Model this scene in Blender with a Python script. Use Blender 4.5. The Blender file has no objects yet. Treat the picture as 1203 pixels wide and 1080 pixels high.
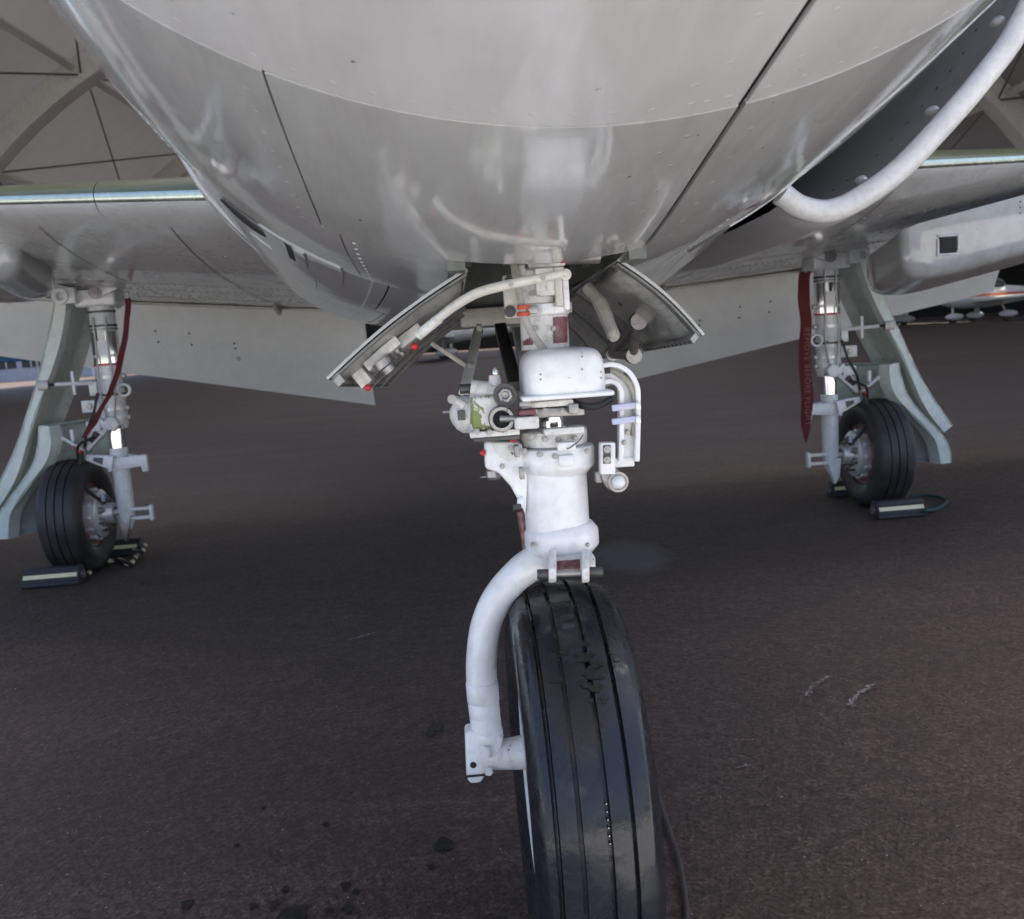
import bpy, bmesh, math, random
from mathutils import Vector, Matrix
random.seed(7)
rad = math.radians
scene = bpy.context.scene
C = scene.collection

# ------------------------------------------------------------------ camera
FPX, PITCH, ROLL, CAMH = 1100.0, rad(7.5), rad(4.0), 0.9
FW = Vector((0, math.cos(PITCH), -math.sin(PITCH)))
R0 = Vector((1, 0, 0)); U0 = Vector((0, math.sin(PITCH), math.cos(PITCH)))
RT = R0 * math.cos(ROLL) - U0 * math.sin(ROLL)
UP = U0 * math.cos(ROLL) + R0 * math.sin(ROLL)
CAM = Vector((0, 0, CAMH))
cd = bpy.data.cameras.new('camera'); cam = bpy.data.objects.new('camera', cd); C.objects.link(cam)
cd.sensor_fit = 'HORIZONTAL'; cd.sensor_width = 36; cd.lens = FPX / 1203 * 36
cd.clip_start = 0.02; cd.clip_end = 3000
cam.matrix_world = Matrix(((RT.x, UP.x, -FW.x, CAM.x), (RT.y, UP.y, -FW.y, CAM.y), (RT.z, UP.z, -FW.z, CAM.z), (0, 0, 0, 1)))
cd.dof.use_dof = True; cd.dof.focus_distance = 1.25; cd.dof.aperture_fstop = 11.0
scene.camera = cam

# ------------------------------------------------------------------ sky, sun, exposure
SUN_EL, SUN_AZ = rad(66), rad(38)           # azimuth from +Y clockwise: high on the right; the hangar roof shades all but the nose
w = bpy.data.worlds.new('World'); scene.world = w; w.use_nodes = True
wn = w.node_tree; bg = wn.nodes['Background']
sky = wn.nodes.new('ShaderNodeTexSky'); sky.sky_type = 'NISHITA'; sky.sun_disc = False
sky.sun_elevation = SUN_EL; sky.sun_rotation = SUN_AZ; sky.air_density = .8; sky.dust_density = 4.0; sky.ozone_density = 1.0
wn.links.new(sky.outputs[0], bg.inputs[0]); bg.inputs[1].default_value = 0.15
sd = bpy.data.lights.new('sun', 'SUN'); sun = bpy.data.objects.new('sun', sd); C.objects.link(sun)
sd.energy = 4.5; sd.angle = rad(.6); sd.color = (1, 0.96, 0.9)
sdir = Vector((math.sin(SUN_AZ) * math.cos(SUN_EL), math.cos(SUN_AZ) * math.cos(SUN_EL), math.sin(SUN_EL)))
sun.rotation_euler = (-sdir).to_track_quat('-Z', 'Y').to_euler()
vs = scene.view_settings
vs.view_transform = 'Standard'; vs.look = 'None'; vs.exposure = 1.42; vs.gamma = 1
scene.cycles.max_bounces = 10; scene.cycles.diffuse_bounces = 5; scene.cycles.glossy_bounces = 4

# ------------------------------------------------------------------ placing helpers
def P(px, py, Y):
    """world point seen at photo pixel (px, py) that stands at distance Y"""
    d = FW + RT * ((px - 601.5) / FPX) + UP * ((540 - py) / FPX)
    return CAM + d * (Y / d.y)
def G(px, py, z=0.0):
    d = FW + RT * ((px - 601.5) / FPX) + UP * ((540 - py) / FPX)
    return CAM + d * ((z - CAMH) / d.z)
YAW = rad(3.5)
ORG = Vector((0.058, 1.25, 0))
EX = Vector((math.cos(YAW), math.sin(YAW), 0)); EY = Vector((-math.sin(YAW), math.cos(YAW), 0)); EZ = Vector((0, 0, 1))
def AW(x, s, z): return ORG + EX * x + EY * s + EZ * z

# ------------------------------------------------------------------ mesh helpers
class MB:
    def __init__(self): self.v = []; self.f = []
    def add(self, vs, fs):
        o = len(self.v); self.v += [Vector(a) for a in vs]; self.f += [tuple(i + o for i in q) for q in fs]; return self
    def box(self, c, hx, hy, hz):
        c = Vector(c); p = []
        for sx, sy, sz in ((-1,-1,-1),(1,-1,-1),(1,1,-1),(-1,1,-1),(-1,-1,1),(1,-1,1),(1,1,1),(-1,1,1)): p.append(c + hx*sx + hy*sy + hz*sz)
        return self.add(p, [(0,3,2,1),(4,5,6,7),(0,1,5,4),(1,2,6,5),(2,3,7,6),(3,0,4,7)])
    def prism(self, poly, ext):
        n = len(poly); ext = Vector(ext); poly = [Vector(q) for q in poly]
        return self.add(poly + [q + ext for q in poly], [tuple(range(n-1,-1,-1)), tuple(range(n, 2*n))] + [(i, (i+1)%n, n+(i+1)%n, n+i) for i in range(n)])
    def tube(self, pts, r, n=16, caps=True):
        pts = [Vector(q) for q in pts]; m = len(pts)
        rs = r if isinstance(r, (list, tuple)) else [r]*m
        t = [(pts[min(i+1, m-1)] - pts[max(i-1, 0)]).normalized() for i in range(m)]
        a = t[0].orthogonal().normalized(); vv = []; ff = []
        for i in range(m):
            a = (a - t[i]*a.dot(t[i])).normalized(); b = t[i].cross(a)
            for k in range(n):
                g = 2*math.pi*k/n; vv.append(pts[i] + (a*math.cos(g) + b*math.sin(g))*rs[i])
        for i in range(m-1):
            for k in range(n): ff.append((i*n+k, i*n+(k+1)%n, (i+1)*n+(k+1)%n, (i+1)*n+k))
        if caps: ff.append(tuple(range(n-1,-1,-1))); ff.append(tuple((m-1)*n+k for k in range(n)))
        return self.add(vv, ff)
    def lathe(self, p0, ax, prof, n=32, closed=False):
        p0 = Vector(p0); ax = Vector(ax).normalized(); a = ax.orthogonal().normalized(); b = ax.cross(a); m = len(prof); vv = []; ff = []
        for t, r in prof:
            for k in range(n):
                g = 2*math.pi*k/n; vv.append(p0 + ax*t + (a*math.cos(g) + b*math.sin(g))*max(r, 1e-5))
        for i in range(m if closed else m-1):
            j = (i+1) % m
            for k in range(n): ff.append((i*n+k, i*n+(k+1)%n, j*n+(k+1)%n, j*n+k))
        if not closed: ff.append(tuple(range(n-1,-1,-1))); ff.append(tuple((m-1)*n+k for k in range(n)))
        return self.add(vv, ff)
    def grid(self, fn, nu, nv, flip=False):
        vv = [fn(i/nu, j/nv) for i in range(nu+1) for j in range(nv+1)]
        q = lambda i, j: i*(nv+1)+j
        ff = [(q(i,j), q(i+1,j), q(i+1,j+1), q(i,j+1)) for i in range(nu) for j in range(nv)]
        if flip: ff = [f[::-1] for f in ff]
        return self.add(vv, ff)
    def shell(self, fo, fi, nu, nv):
        """closed slab between two parametric sheets"""
        vo = [fo(i/nu, j/nv) for i in range(nu+1) for j in range(nv+1)]; vi = [fi(i/nu, j/nv) for i in range(nu+1) for j in range(nv+1)]
        N = len(vo); q = lambda i, j: i*(nv+1)+j; ff = []
        for i in range(nu):
            for j in range(nv):
                ff.append((q(i,j), q(i+1,j), q(i+1,j+1), q(i,j+1))); ff.append((N+q(i,j), N+q(i,j+1), N+q(i+1,j+1), N+q(i+1,j)))
        rim = [q(i,0) for i in range(nu)] + [q(nu,j) for j in range(nv)] + [q(i,nv) for i in range(nu,0,-1)] + [q(0,j) for j in range(nv,0,-1)]
        for k in range(len(rim)):
            a, b = rim[k], rim[(k+1) % len(rim)]; ff.append((a, N+a, N+b, b))
        return self.add(vo + vi, ff)
    def sph(self, c, r, n=12, m=8, sc=(1,1,1)):
        c = Vector(c); vv = []; ff = []
        for i in range(m+1):
            g = math.pi*i/m
            for k in range(n):
                h = 2*math.pi*k/n; vv.append(c + Vector((math.sin(g)*math.cos(h)*r*sc[0], math.sin(g)*math.sin(h)*r*sc[1], math.cos(g)*r*sc[2])))
        for i in range(m):
            for k in range(n): ff.append((i*n+k, (i+1)*n+k, (i+1)*n+(k+1)%n, i*n+(k+1)%n))
        return self.add(vv, ff)

def sm(pts, k=6):
    """Catmull-Rom through the points"""
    pts = [Vector(q) for q in pts]; e = [pts[0]*2 - pts[1]] + pts + [pts[-1]*2 - pts[-2]]; out = []
    for i in range(1, len(e)-2):
        a, b, c, d = e[i-1], e[i], e[i+1], e[i+2]
        for j in range(k):
            t = j/k; out.append(((b*2) + (c-a)*t + (a*2-b*5+c*4-d)*t*t + (b*3-a-c*3+d)*t*t*t)*0.5)
    out.append(pts[-1]); return out

def rootof(o):
    while o.parent: o = o.parent
    return o
def obj(name, mb, mat, parent=None, bevel=0, seg=2, ang=35, kind=None, label=None, cat=None, group=None, recalc=True):
    me = bpy.data.meshes.new(name)
    inv = rootof(parent)['_m'] if parent and '_m' in rootof(parent) else None
    if inv is not None:
        mi = MATS[rootof(parent).name]; vs_ = [mi @ v for v in mb.v]
    else: vs_ = mb.v
    me.from_pydata([tuple(v) for v in vs_], [], mb.f)
    bm = bmesh.new(); bm.from_mesh(me)
    if recalc: bmesh.ops.recalc_face_normals(bm, faces=bm.faces)
    if bevel:
        ed = [e for e in bm.edges if len(e.link_faces) == 2 and e.calc_face_angle(0) > rad(30)]
        bmesh.ops.bevel(bm, geom=ed, offset=bevel, offset_type='OFFSET', segments=seg, profile=0.5, affect='EDGES', clamp_overlap=True)
    bm.to_mesh(me); bm.free()
    me.shade_smooth(); me.set_sharp_from_angle(angle=rad(ang))
    if isinstance(mat, (list, tuple)):
        for m in mat: me.materials.append(m)
    else: me.materials.append(mat)
    o = bpy.data.objects.new(name, me); C.objects.link(o)
    if parent: o.parent = parent
    if kind: o['kind'] = kind
    if label: o['label'] = label
    if cat: o['category'] = cat
    if group: o['group'] = group
    return o
MATS = {}
def thing(name, label, cat, loc, rotz=0, group=None):
    o = bpy.data.objects.new(name, None); C.objects.link(o); o.location = loc; o.rotation_euler = (0, 0, rotz)
    o.empty_display_size = 0.1; o['label'] = label; o['category'] = cat; o['_m'] = 1
    MATS[o.name] = (Matrix.Translation(Vector(loc)) @ Matrix.Rotation(rotz, 4, 'Z')).inverted()
    if group: o['group'] = group
    return o

# ------------------------------------------------------------------ materials
def newmat(name):
    m = bpy.data.materials.new(name); m.use_nodes = True; nt = m.node_tree
    return m, nt, nt.nodes['Principled BSDF']
def nd(nt, t, **kw):
    n = nt.nodes.new(t)
    for k, v in kw.items(): setattr(n, k, v)
    return n
def coords(nt, scale=(1,1,1)):
    tc = nd(nt, 'ShaderNodeTexCoord'); mp = nd(nt, 'ShaderNodeMapping'); mp.inputs['Scale'].default_value = scale
    nt.links.new(tc.outputs['Object'], mp.inputs[0]); return mp.outputs[0]
def noise(nt, vec, scale, detail=4, rough=.55, dist=0):
    n = nd(nt, 'ShaderNodeTexNoise'); n.inputs['Scale'].default_value = scale; n.inputs['Detail'].default_value = detail; n.inputs['Roughness'].default_value = rough; n.inputs['Distortion'].default_value = dist
    nt.links.new(vec, n.inputs['Vector']); return n.outputs['Fac']
def ramp(nt, fac, a, b, ca=(0,0,0,1), cb=(1,1,1,1)):
    r = nd(nt, 'ShaderNodeValToRGB'); r.color_ramp.elements[0].position = a; r.color_ramp.elements[1].position = b
    r.color_ramp.elements[0].color = ca; r.color_ramp.elements[1].color = cb; nt.links.new(fac, r.inputs[0]); return r.outputs[0]
def mixc(nt, fac, a, b, mode='MIX'):
    m = nd(nt, 'ShaderNodeMix', data_type='RGBA', blend_type=mode)
    for s, v in ((m.inputs[0], fac), (m.inputs[6], a), (m.inputs[7], b)):
        if isinstance(v, (int, float)): s.default_value = v
        elif isinstance(v, (tuple, list)): s.default_value = (*v[:3], 1)
        else: nt.links.new(v, s)
    return m.outputs[2]
def bump(nt, bsdf, h, strength, dist=0.01, prev=None):
    b = nd(nt, 'ShaderNodeBump'); b.inputs['Strength'].default_value = strength; b.inputs['Distance'].default_value = dist
    nt.links.new(h, b.inputs['Height'])
    if prev is not None: nt.links.new(prev, b.inputs['Normal'])
    nt.links.new(b.outputs[0], bsdf.inputs['Normal']); return b.outputs[0]
def paint(name, col, rough=.35, dirt=.3, dirtcol=(.12,.10,.085), scale=8, stretch=(1,1,1), coat=0, metal=0, bmp=.05, bscale=30, chips=0, chipcol=(.06,.055,.05), chipscale=60):
    m, nt, b = newmat(name); v = coords(nt, stretch)
    n1 = noise(nt, v, scale, 5, .6); n2 = noise(nt, v, scale*4.3, 4, .6, .4)
    base = mixc(nt, ramp(nt, n1, .3, .7), tuple(c*.88 for c in col), tuple(min(1, c*1.06) for c in col))
    d = nd(nt, 'ShaderNodeMath', operation='MULTIPLY'); nt.links.new(ramp(nt, n2, .46, .8), d.inputs[0]); d.inputs[1].default_value = dirt
    cc = mixc(nt, d.outputs[0], base, dirtcol)
    if chips:
        v2 = coords(nt); n3 = noise(nt, v2, chipscale, 3, .7)
        cc = mixc(nt, ramp(nt, n3, .80-chips, .805-chips), cc, chipcol)
    nt.links.new(cc, b.inputs['Base Color'])
    rr = nd(nt, 'ShaderNodeMapRange'); rr.inputs[3].default_value = rough*.75; rr.inputs[4].default_value = min(1, rough*1.4); nt.links.new(n1, rr.inputs[0]); nt.links.new(rr.outputs[0], b.inputs['Roughness'])
    b.inputs['Metallic'].default_value = metal
    if coat: b.inputs['Coat Weight'].default_value = coat; b.inputs['Coat Roughness'].default_value = .06
    if bmp: bump(nt, b, noise(nt, coords(nt), bscale, 3), bmp, .01)
    return m

# aircraft grey skin: glossy, slightly wavy, with fore-and-aft grime streaks
def skin_mat(name, col, rough, coat, wav, dirt):
    m, nt, b = newmat(name); v = coords(nt); vs_ = coords(nt, (5, .7, 5))
    n1 = noise(nt, v, 2.2, 4, .6); n2 = noise(nt, vs_, 3.5, 5, .65); n3 = noise(nt, v, 90, 2, .6); n4 = noise(nt, v, 9, 6, .7)
    c = mixc(nt, ramp(nt, n1, .3, .72), tuple(x*.9 for x in col), tuple(x*1.05 for x in col))
    k = nd(nt, 'ShaderNodeMath', operation='MULTIPLY'); nt.links.new(ramp(nt, n2, .42, .9), k.inputs[0]); k.inputs[1].default_value = dirt
    c = mixc(nt, k.outputs[0], c, (.14,.125,.11))
    k2 = nd(nt, 'ShaderNodeMath', operation='MULTIPLY'); nt.links.new(ramp(nt, n4, .55, .8), k2.inputs[0]); k2.inputs[1].default_value = dirt*.3
    c = mixc(nt, k2.outputs[0], c, (.2,.185,.17))
    c = mixc(nt, ramp(nt, n3, .755, .77), c, (.13,.115,.10))
    nt.links.new(c, b.inputs['Base Color'])
    r = nd(nt, 'ShaderNodeMapRange'); r.inputs[3].default_value = rough*.7; r.inputs[4].default_value = rough*1.5; nt.links.new(n4, r.inputs[0]); nt.links.new(r.outputs[0], b.inputs['Roughness'])
    b.inputs['Coat Weight'].default_value = coat; b.inputs['Coat Roughness'].default_value = .03
    p0 = bump(nt, b, noise(nt, v, 2.6, 1, .4), wav*2.2, .03)
    p1 = bump(nt, b, noise(nt, v, 8, 2, .5), wav*.6, .012, p0)
    bump(nt, b, noise(nt, v, 160, 3), .04, .002, p1)
    for l in list(nt.links):
        if l.to_socket == b.inputs['Normal']: nt.links.new(l.from_socket, b.inputs['Coat Normal'])
    return m

M = {}
M['skin'] = skin_mat('grey_skin_paint', (.525,.525,.53), .30, .40, .05, .35)
M['belly'] = skin_mat('darker_belly_skin', (.445,.448,.444), .17, .9, .07, .5)
M['wingskin'] = skin_mat('wing_skin_paint', (.60,.60,.59), .26, .5, .06, .25)
M['seam'] = paint('seam_dark', (.02,.02,.02), .8, 0, bmp=0)
M['lip'] = paint('satin_lip', (.70,.70,.695), .42, .25, metal=0, coat=.25, scale=20, bmp=.02)
M['duct'] = paint('duct_paint', (.23,.23,.22), .3, .35, coat=.4)
M['olive'] = paint('olive_green_paint', (.085,.10,.045), .3, .2, coat=.3)
M['polmetal'] = paint('dull_leading_edge', (.52,.57,.50), .24, .25, metal=1, scale=14, bmp=.01)
M['white'] = paint('white_gear_enamel', (.86,.868,.872), .3, .3, (.40,.36,.31), 11, coat=.4, bmp=.06, bscale=60, chips=.055, chipscale=85)
M['whitedirty'] = paint('worn_white_enamel', (.72,.71,.68), .35, .55, (.2,.17,.14), 22, coat=.3, bmp=.10, chips=.11, chipscale=95)
M['cream'] = paint('cream_enamel', (.62,.60,.54), .35, .5, (.2,.17,.14), 16, coat=.2, chips=.05)
M['mint'] = paint('pale_green_primer', (.68,.76,.72), .38, .3, (.27,.27,.23), 7, coat=.25, bmp=.03, chips=.01)
M['mintdark'] = paint('pale_green_inner', (.60,.68,.635), .42, .4, (.2,.2,.17), 7, bmp=.03)
M['gearwhite'] = paint('gear_leg_enamel', (.78,.80,.81), .3, .25, (.3,.28,.25), 18, coat=.4, chips=.03)
M['chrome'] = paint('chromed_piston', (.75,.76,.78), .08, .1, metal=1, scale=30, bmp=0)
M['steel'] = paint('bare_steel', (.36,.35,.34), .38, .5, (.08,.07,.06), 26, metal=.8, bmp=.08)
M['darksteel'] = paint('dark_steel', (.10,.098,.095), .42, .4, (.03,.03,.03), 26, metal=.6, bmp=.1)
M['alu'] = paint('machined_aluminium', (.78,.78,.78), .32, .3, (.3,.29,.27), 30, metal=.45, bmp=.04)
M['bay'] = paint('bay_grey_green', (.15,.16,.15), .55, .5, (.05,.05,.045), 9, bmp=.1)
M['doorin'] = paint('door_inner_grimy', (.34,.34,.325), .34, .75, (.06,.055,.05), 7, (4,1,4), bmp=.18, bscale=14, coat=.2)
M['doordark'] = paint('door_edge_grimy', (.16,.16,.155), .4, .7, (.03,.03,.028), 12, bmp=.2, coat=.2)
M['flap'] = skin_mat('flap_pale_grey', (.82,.825,.81), .4, .15, .03, .12)
M['black'] = paint('black_rubber', (.018,.018,.02), .5, .3, (.06,.055,.05), 20, bmp=.1)
M['hose'] = paint('grey_braided_hose', (.42,.40,.35), .5, .4, (.15,.13,.11), 60, bmp=.3, bscale=300)
M['red'] = paint('red_plastic', (.55,.025,.015), .4, .2, bmp=0)
M['orange'] = paint('orange_clip', (.50,.07,.03), .45, .3, bmp=0)
M['maroon'] = paint('maroon_band', (.17,.045,.05), .4, .5, (.4,.38,.36), 25, bmp=.03)
M['greenpaint'] = paint('chipped_green', (.20,.25,.075), .5, .35, (.5,.5,.42), 40, bmp=.05)
def chipgreen():
    m, nt, b = newmat('green_under_chipped_white'); v = coords(nt); n1 = noise(nt, v, 26, 6, .7, .5); n2 = noise(nt, v, 90, 4, .6)
    c = mixc(nt, ramp(nt, n1, .495, .505), (.20,.25,.075), (.72,.71,.68)); c = mixc(nt, ramp(nt, n2, .62, .8), c, (.12,.11,.08))
    nt.links.new(c, b.inputs['Base Color']); b.inputs['Roughness'].default_value = .4; bump(nt, b, ramp(nt, n1, .495, .505), .3, .001); return m
M['chipgreen'] = chipgreen()
M['lens'] = paint('milky_lens', (.75,.75,.78), .25, .1, coat=.6, bmp=0)
M['clampblue'] = paint('pale_blue_band', (.52,.55,.72), .35, .2, coat=.3, bmp=0)
M['ribbon'] = paint('red_ribbon_cloth', (.11,.010,.012), .85, .3, (.05,.006,.006), 30, bmp=.4, bscale=220)
M['ribbontext'] = paint('faded_ribbon_print', (.27,.12,.11), .9, .4, (.12,.03,.03), 80, bmp=0)
M['chock'] = paint('black_rubber_chock', (.022,.022,.025), .55, .35, (.09,.085,.08), 24, bmp=.15, bscale=120)
M['yellow'] = paint('pale_yellow_reflector', (.88,.80,.48), .5, .15, (.4,.35,.2), 30, bmp=0)
M['cable'] = paint('black_cable', (.05,.046,.042), .6, .3, bmp=.2, bscale=300)
M['greenrope'] = paint('dark_green_rope', (.025,.075,.065), .8, .2, bmp=.4, bscale=400)
M['glass'] = paint('dark_glass', (.03,.035,.045), .1, .1, bmp=0)
M['bluecanvas'] = paint('blue_canvas', (.02,.13,.30), .7, .2, bmp=.1)
M['lilacwall'] = paint('pale_wall', (.50,.50,.55), .7, .3, scale=2, bmp=0)
M['darkwall'] = paint('dark_cladding', (.022,.022,.022), .7, .2, scale=1, bmp=0)
M['planewhite'] = paint('parked_plane_white', (.72,.72,.70), .3, .15, scale=3, coat=.4, bmp=0)
M['beam'] = paint('hangar_rib_paint', (.60,.585,.56), .5, .35, scale=3, bmp=.02)
M['stripe'] = paint('orange_stripe', (.60,.14,.05), .4, .1, bmp=0)

def rubber_mat(name, wet):
    m, nt, b = newmat(name); v = coords(nt)
    n1 = noise(nt, v, 8, 6, .66); n2 = noise(nt, v, 70, 3, .6); n3 = noise(nt, v, 13, 8, .75, .6)
    dusty = mixc(nt, ramp(nt, n2, .35, .7), (.036,.034,.031), (.056,.052,.047))
    c = mixc(nt, ramp(nt, n1, .56, .64) if wet else ramp(nt, n1, .42, .56), (.013,.0145,.019), dusty)
    if not wet: c = mixc(nt, .55, c, (.035,.034,.033))
    nt.links.new(c, b.inputs['Base Color'])
    a = nd(nt, 'ShaderNodeMapRange'); a.inputs[1].default_value = .46; a.inputs[2].default_value = .62
    a.inputs[3].default_value = .13 if wet else .45; a.inputs[4].default_value = .55 if wet else .7
    nt.links.new(n1 if not wet else n3, a.inputs[0]); nt.links.new(a.outputs[0], b.inputs['Roughness'])
    p1 = bump(nt, b, n2, .12, .004)
    bump(nt, b, noise(nt, coords(nt, (1,1,1)), 260, 2), .1, .001, p1)
    return m
M['tyre'] = rubber_mat('wet_tyre_rubber', True)
M['tyredry'] = rubber_mat('tyre_rubber', False)

def twist_rope_mat():
    m, nt, b = newmat('twisted_rope'); tc = nd(nt, 'ShaderNodeTexCoord'); wv = nd(nt, 'ShaderNodeTexWave'); wv.inputs['Scale'].default_value = 9; wv.wave_type = 'BANDS'; wv.bands_direction = 'DIAGONAL'
    nt.links.new(tc.outputs['Object'], wv.inputs[0])
    nt.links.new(ramp(nt, wv.outputs['Fac'], .45, .55, (.03,.028,.025,1), (.72,.62,.42,1)), b.inputs['Base Color']); b.inputs['Roughness'].default_value = .8
    return m
M['rope'] = twist_rope_mat()

def asphalt(name, tint=(1,1,1), gloss=.74, patches=()):
    m, nt, b = newmat(name); v = coords(nt); vl = coords(nt, (.30, 1.5, 1))
    n1 = noise(nt, v, .55, 7, .65, .6); n2 = noise(nt, vl, 1.0, 8, .72, .8); n4 = noise(nt, v, 16, 5, .6); n5 = noise(nt, v, 3.2, 6, .6, .5)
    vo = nd(nt, 'ShaderNodeTexVoronoi'); vo.inputs['Scale'].default_value = 210; nt.links.new(v, vo.inputs['Vector'])
    bw = nd(nt, 'ShaderNodeSeparateColor'); nt.links.new(vo.outputs['Color'], bw.inputs[0])
    c = mixc(nt, ramp(nt, n1, .32, .68), (.054,.042,.038), (.084,.066,.060))
    c = mixc(nt, ramp(nt, n2, .45, .70), c, (.128,.100,.090))
    c = mixc(nt, ramp(nt, n5, .50, .72), c, (.046,.037,.034))
    st = mixc(nt, ramp(nt, bw.outputs[0], .15, .95), (.35,.35,.36), (1.75,1.70,1.66)); c = mixc(nt, .80, c, st, 'MULTIPLY')
    c = mixc(nt, ramp(nt, n4, .58, .68, (0,0,0,1), (.7,.7,.7,1)), c, (.022,.018,.018))
    g6 = noise(nt, v, 105, 2, .5); c = mixc(nt, 1.0, c, ramp(nt, g6, .38, .62, (.42,.42,.42,1), (1.62,1.60,1.57,1)), 'MULTIPLY')
    g7 = noise(nt, v, 34, 3, .55, .4); c = mixc(nt, 1.0, c, ramp(nt, g7, .36, .64, (.55,.55,.55,1), (1.42,1.40,1.38,1)), 'MULTIPLY')
    pits = noise(nt, v, 52, 3, .6); c = mixc(nt, ramp(nt, pits, .33, .38, (1,1,1,1), (0,0,0,1)), c, (.008,.007,.007))
    sp = noise(nt, v, 150, 2, .5); c = mixc(nt, ramp(nt, sp, .735, .76), c, (.20,.18,.17))
    for cx, cy, rx, ry, wet in patches:                # dried puddles: pale middle, dark tide line
        mp = nd(nt, 'ShaderNodeMapping', vector_type='TEXTURE'); mp.inputs['Location'].default_value = (cx, cy, 0); mp.inputs['Scale'].default_value = (rx, ry, 1); nt.links.new(v, mp.inputs[0])
        le = nd(nt, 'ShaderNodeVectorMath', operation='LENGTH'); nt.links.new(mp.outputs[0], le.inputs[0])
        ad = nd(nt, 'ShaderNodeMath', operation='MULTIPLY_ADD'); nt.links.new(noise(nt, v, 9, 6, .7), ad.inputs[0]); ad.inputs[1].default_value = .55; nt.links.new(le.outputs['Value'], ad.inputs[2])
        if wet: c = mixc(nt, ramp(nt, ad.outputs[0], .95, 1.2, (.7,.7,.7,1), (0,0,0,1)), c, (.028,.024,.023))
        else:
            c = mixc(nt, ramp(nt, ad.outputs[0], 1.05, 1.42, (.75,.75,.75,1), (0,0,0,1)), c, (.034,.025,.023))
            c = mixc(nt, ramp(nt, ad.outputs[0], .72, 1.22, (.7,.7,.7,1), (0,0,0,1)), c, (.088,.081,.086))
    c = mixc(nt, 1.0, c, tint, 'MULTIPLY')
    nt.links.new(c, b.inputs['Base Color']); b.inputs['Roughness'].default_value = gloss; b.inputs['Specular IOR Level'].default_value = .25
    p1 = bump(nt, b, g6, .6, .006)
    p2 = bump(nt, b, n4, .6, .02, p1)
    bump(nt, b, pits, .7, .012, p2)
    return m
_p = G(740, 653); _q = G(185, 682); _u = G(690, 570)
M['asphalt'] = asphalt('asphalt', tint=(1.52,1.46,1.38), patches=((_p.x, _p.y, .235, .46, False), (_q.x, _q.y, .10, .12, True), (_u.x, _u.y, .30, .45, True)))
M['concrete'] = paint('pale_concrete', (.50,.49,.47), .8, .3, (.25,.24,.22), .4, bmp=.1)
M['grass'] = paint('grass_field', (.055,.10,.025), .9, .5, (.10,.11,.04), .3, bmp=.3, bscale=8)
M['oil'] = paint('oil_spot', (.010,.010,.011), .25, .2, bmp=.1)
M['chalkfaint'] = paint('faint_scuff', (.13,.115,.11), .9, .9, (.06,.05,.048), 120, bmp=.3)
M['chalk'] = paint('scuff_mark', (.29,.265,.255), .9, .4, (.07,.06,.058), 120, bmp=.3)

def membrane(name, col, tr):
    m, nt, b = newmat(name); v = coords(nt)
    c = mixc(nt, noise(nt, v, 1.2, 5, .6), tuple(x*.82 for x in col), tuple(x*1.1 for x in col))
    nt.links.new(c, b.inputs['Base Color']); b.inputs['Roughness'].default_value = .7
    t = nd(nt, 'ShaderNodeBsdfTranslucent'); t.inputs[0].default_value = (*[x*.9 for x in col], 1)
    mx = nd(nt, 'ShaderNodeMixShader'); mx.inputs[0].default_value = tr
    nt.links.new(b.outputs[0], mx.inputs[1]); nt.links.new(t.outputs[0], mx.inputs[2])
    nt.links.new(mx.outputs[0], nt.nodes['Material Output'].inputs[0]); return m
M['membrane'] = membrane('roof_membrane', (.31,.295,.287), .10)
M['crown_fill'] = membrane('added_crown_fill_membrane', (.62,.61,.60), .20)  # unseen crown panels, added to let fill light down onto the ground
M['shaded_side'] = membrane('shaded_right_membrane', (.13,.125,.125), .05)  # right half of the roof: shade put into a darker, less translucent colour

# ================================================================== SETTING
g = MB(); S = 1500
g.add([(-S,-S,0),(S,-S,0),(S,S,0),(-S,S,0)], [(0,1,2,3)])
ground = obj('ground', g, M['asphalt'], kind='structure')
a = MB(); a.add([(-200,-70,.004),(200,-70,.004),(200,.85,.004),(-200,.85,.004)], [(0,1,2,3)])
obj('apron', a, M['concrete'], kind='structure')
a = MB(); a.add([(-S,-S,.008),(S,-S,.008),(S,-68,.008),(-S,-68,.008)], [(0,1,2,3)])
obj('grass_field', a, M['grass'], kind='structure')

def blot(name, px, py, rpx, asp, mat, z=.004, n=22, rough=.25, kind=None):
    c = G(px, py, z); d = (c - CAM).length; r = rpx*d/FPX
    mb = MB(); vv = [c]; off = random.random()*9
    for k in range(n):
        t = 2*math.pi*k/n; q = 1 + rough*(math.sin(3*t+off)*.5 + math.sin(5*t+off*2)*.35 + random.uniform(-.3,.3))
        vv.append(c + Vector((math.cos(t)*r*q, math.sin(t)*r*q*asp, 0)))
    mb.add(vv, [(0, k+1, (k+1) % n + 1) for k in range(n)]); return obj(name, mb, mat, ground)
for px, py, r, asp in ((512,854,8,1.5),(521,992,11,1.2),(345,1074,14,1.2),(219,1062,6,1.3),(297,1063,4,1.3),(321,1062,5,1.3),(335,1044,4,1.3),(406,1040,5,1.4),(417,1047,4,1.3),(383,968,4,1.2),(408,1067,6,1.2),(388,1069,4,1.2),(310,949,3,1.2),(278,993,3,1.2),(505,862,4,1.5),(506,1018,4,1.3),(575,560,12,.5)):
    blot('oil_spot', px, py, r, asp, M['oil'], z=.004)
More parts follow.
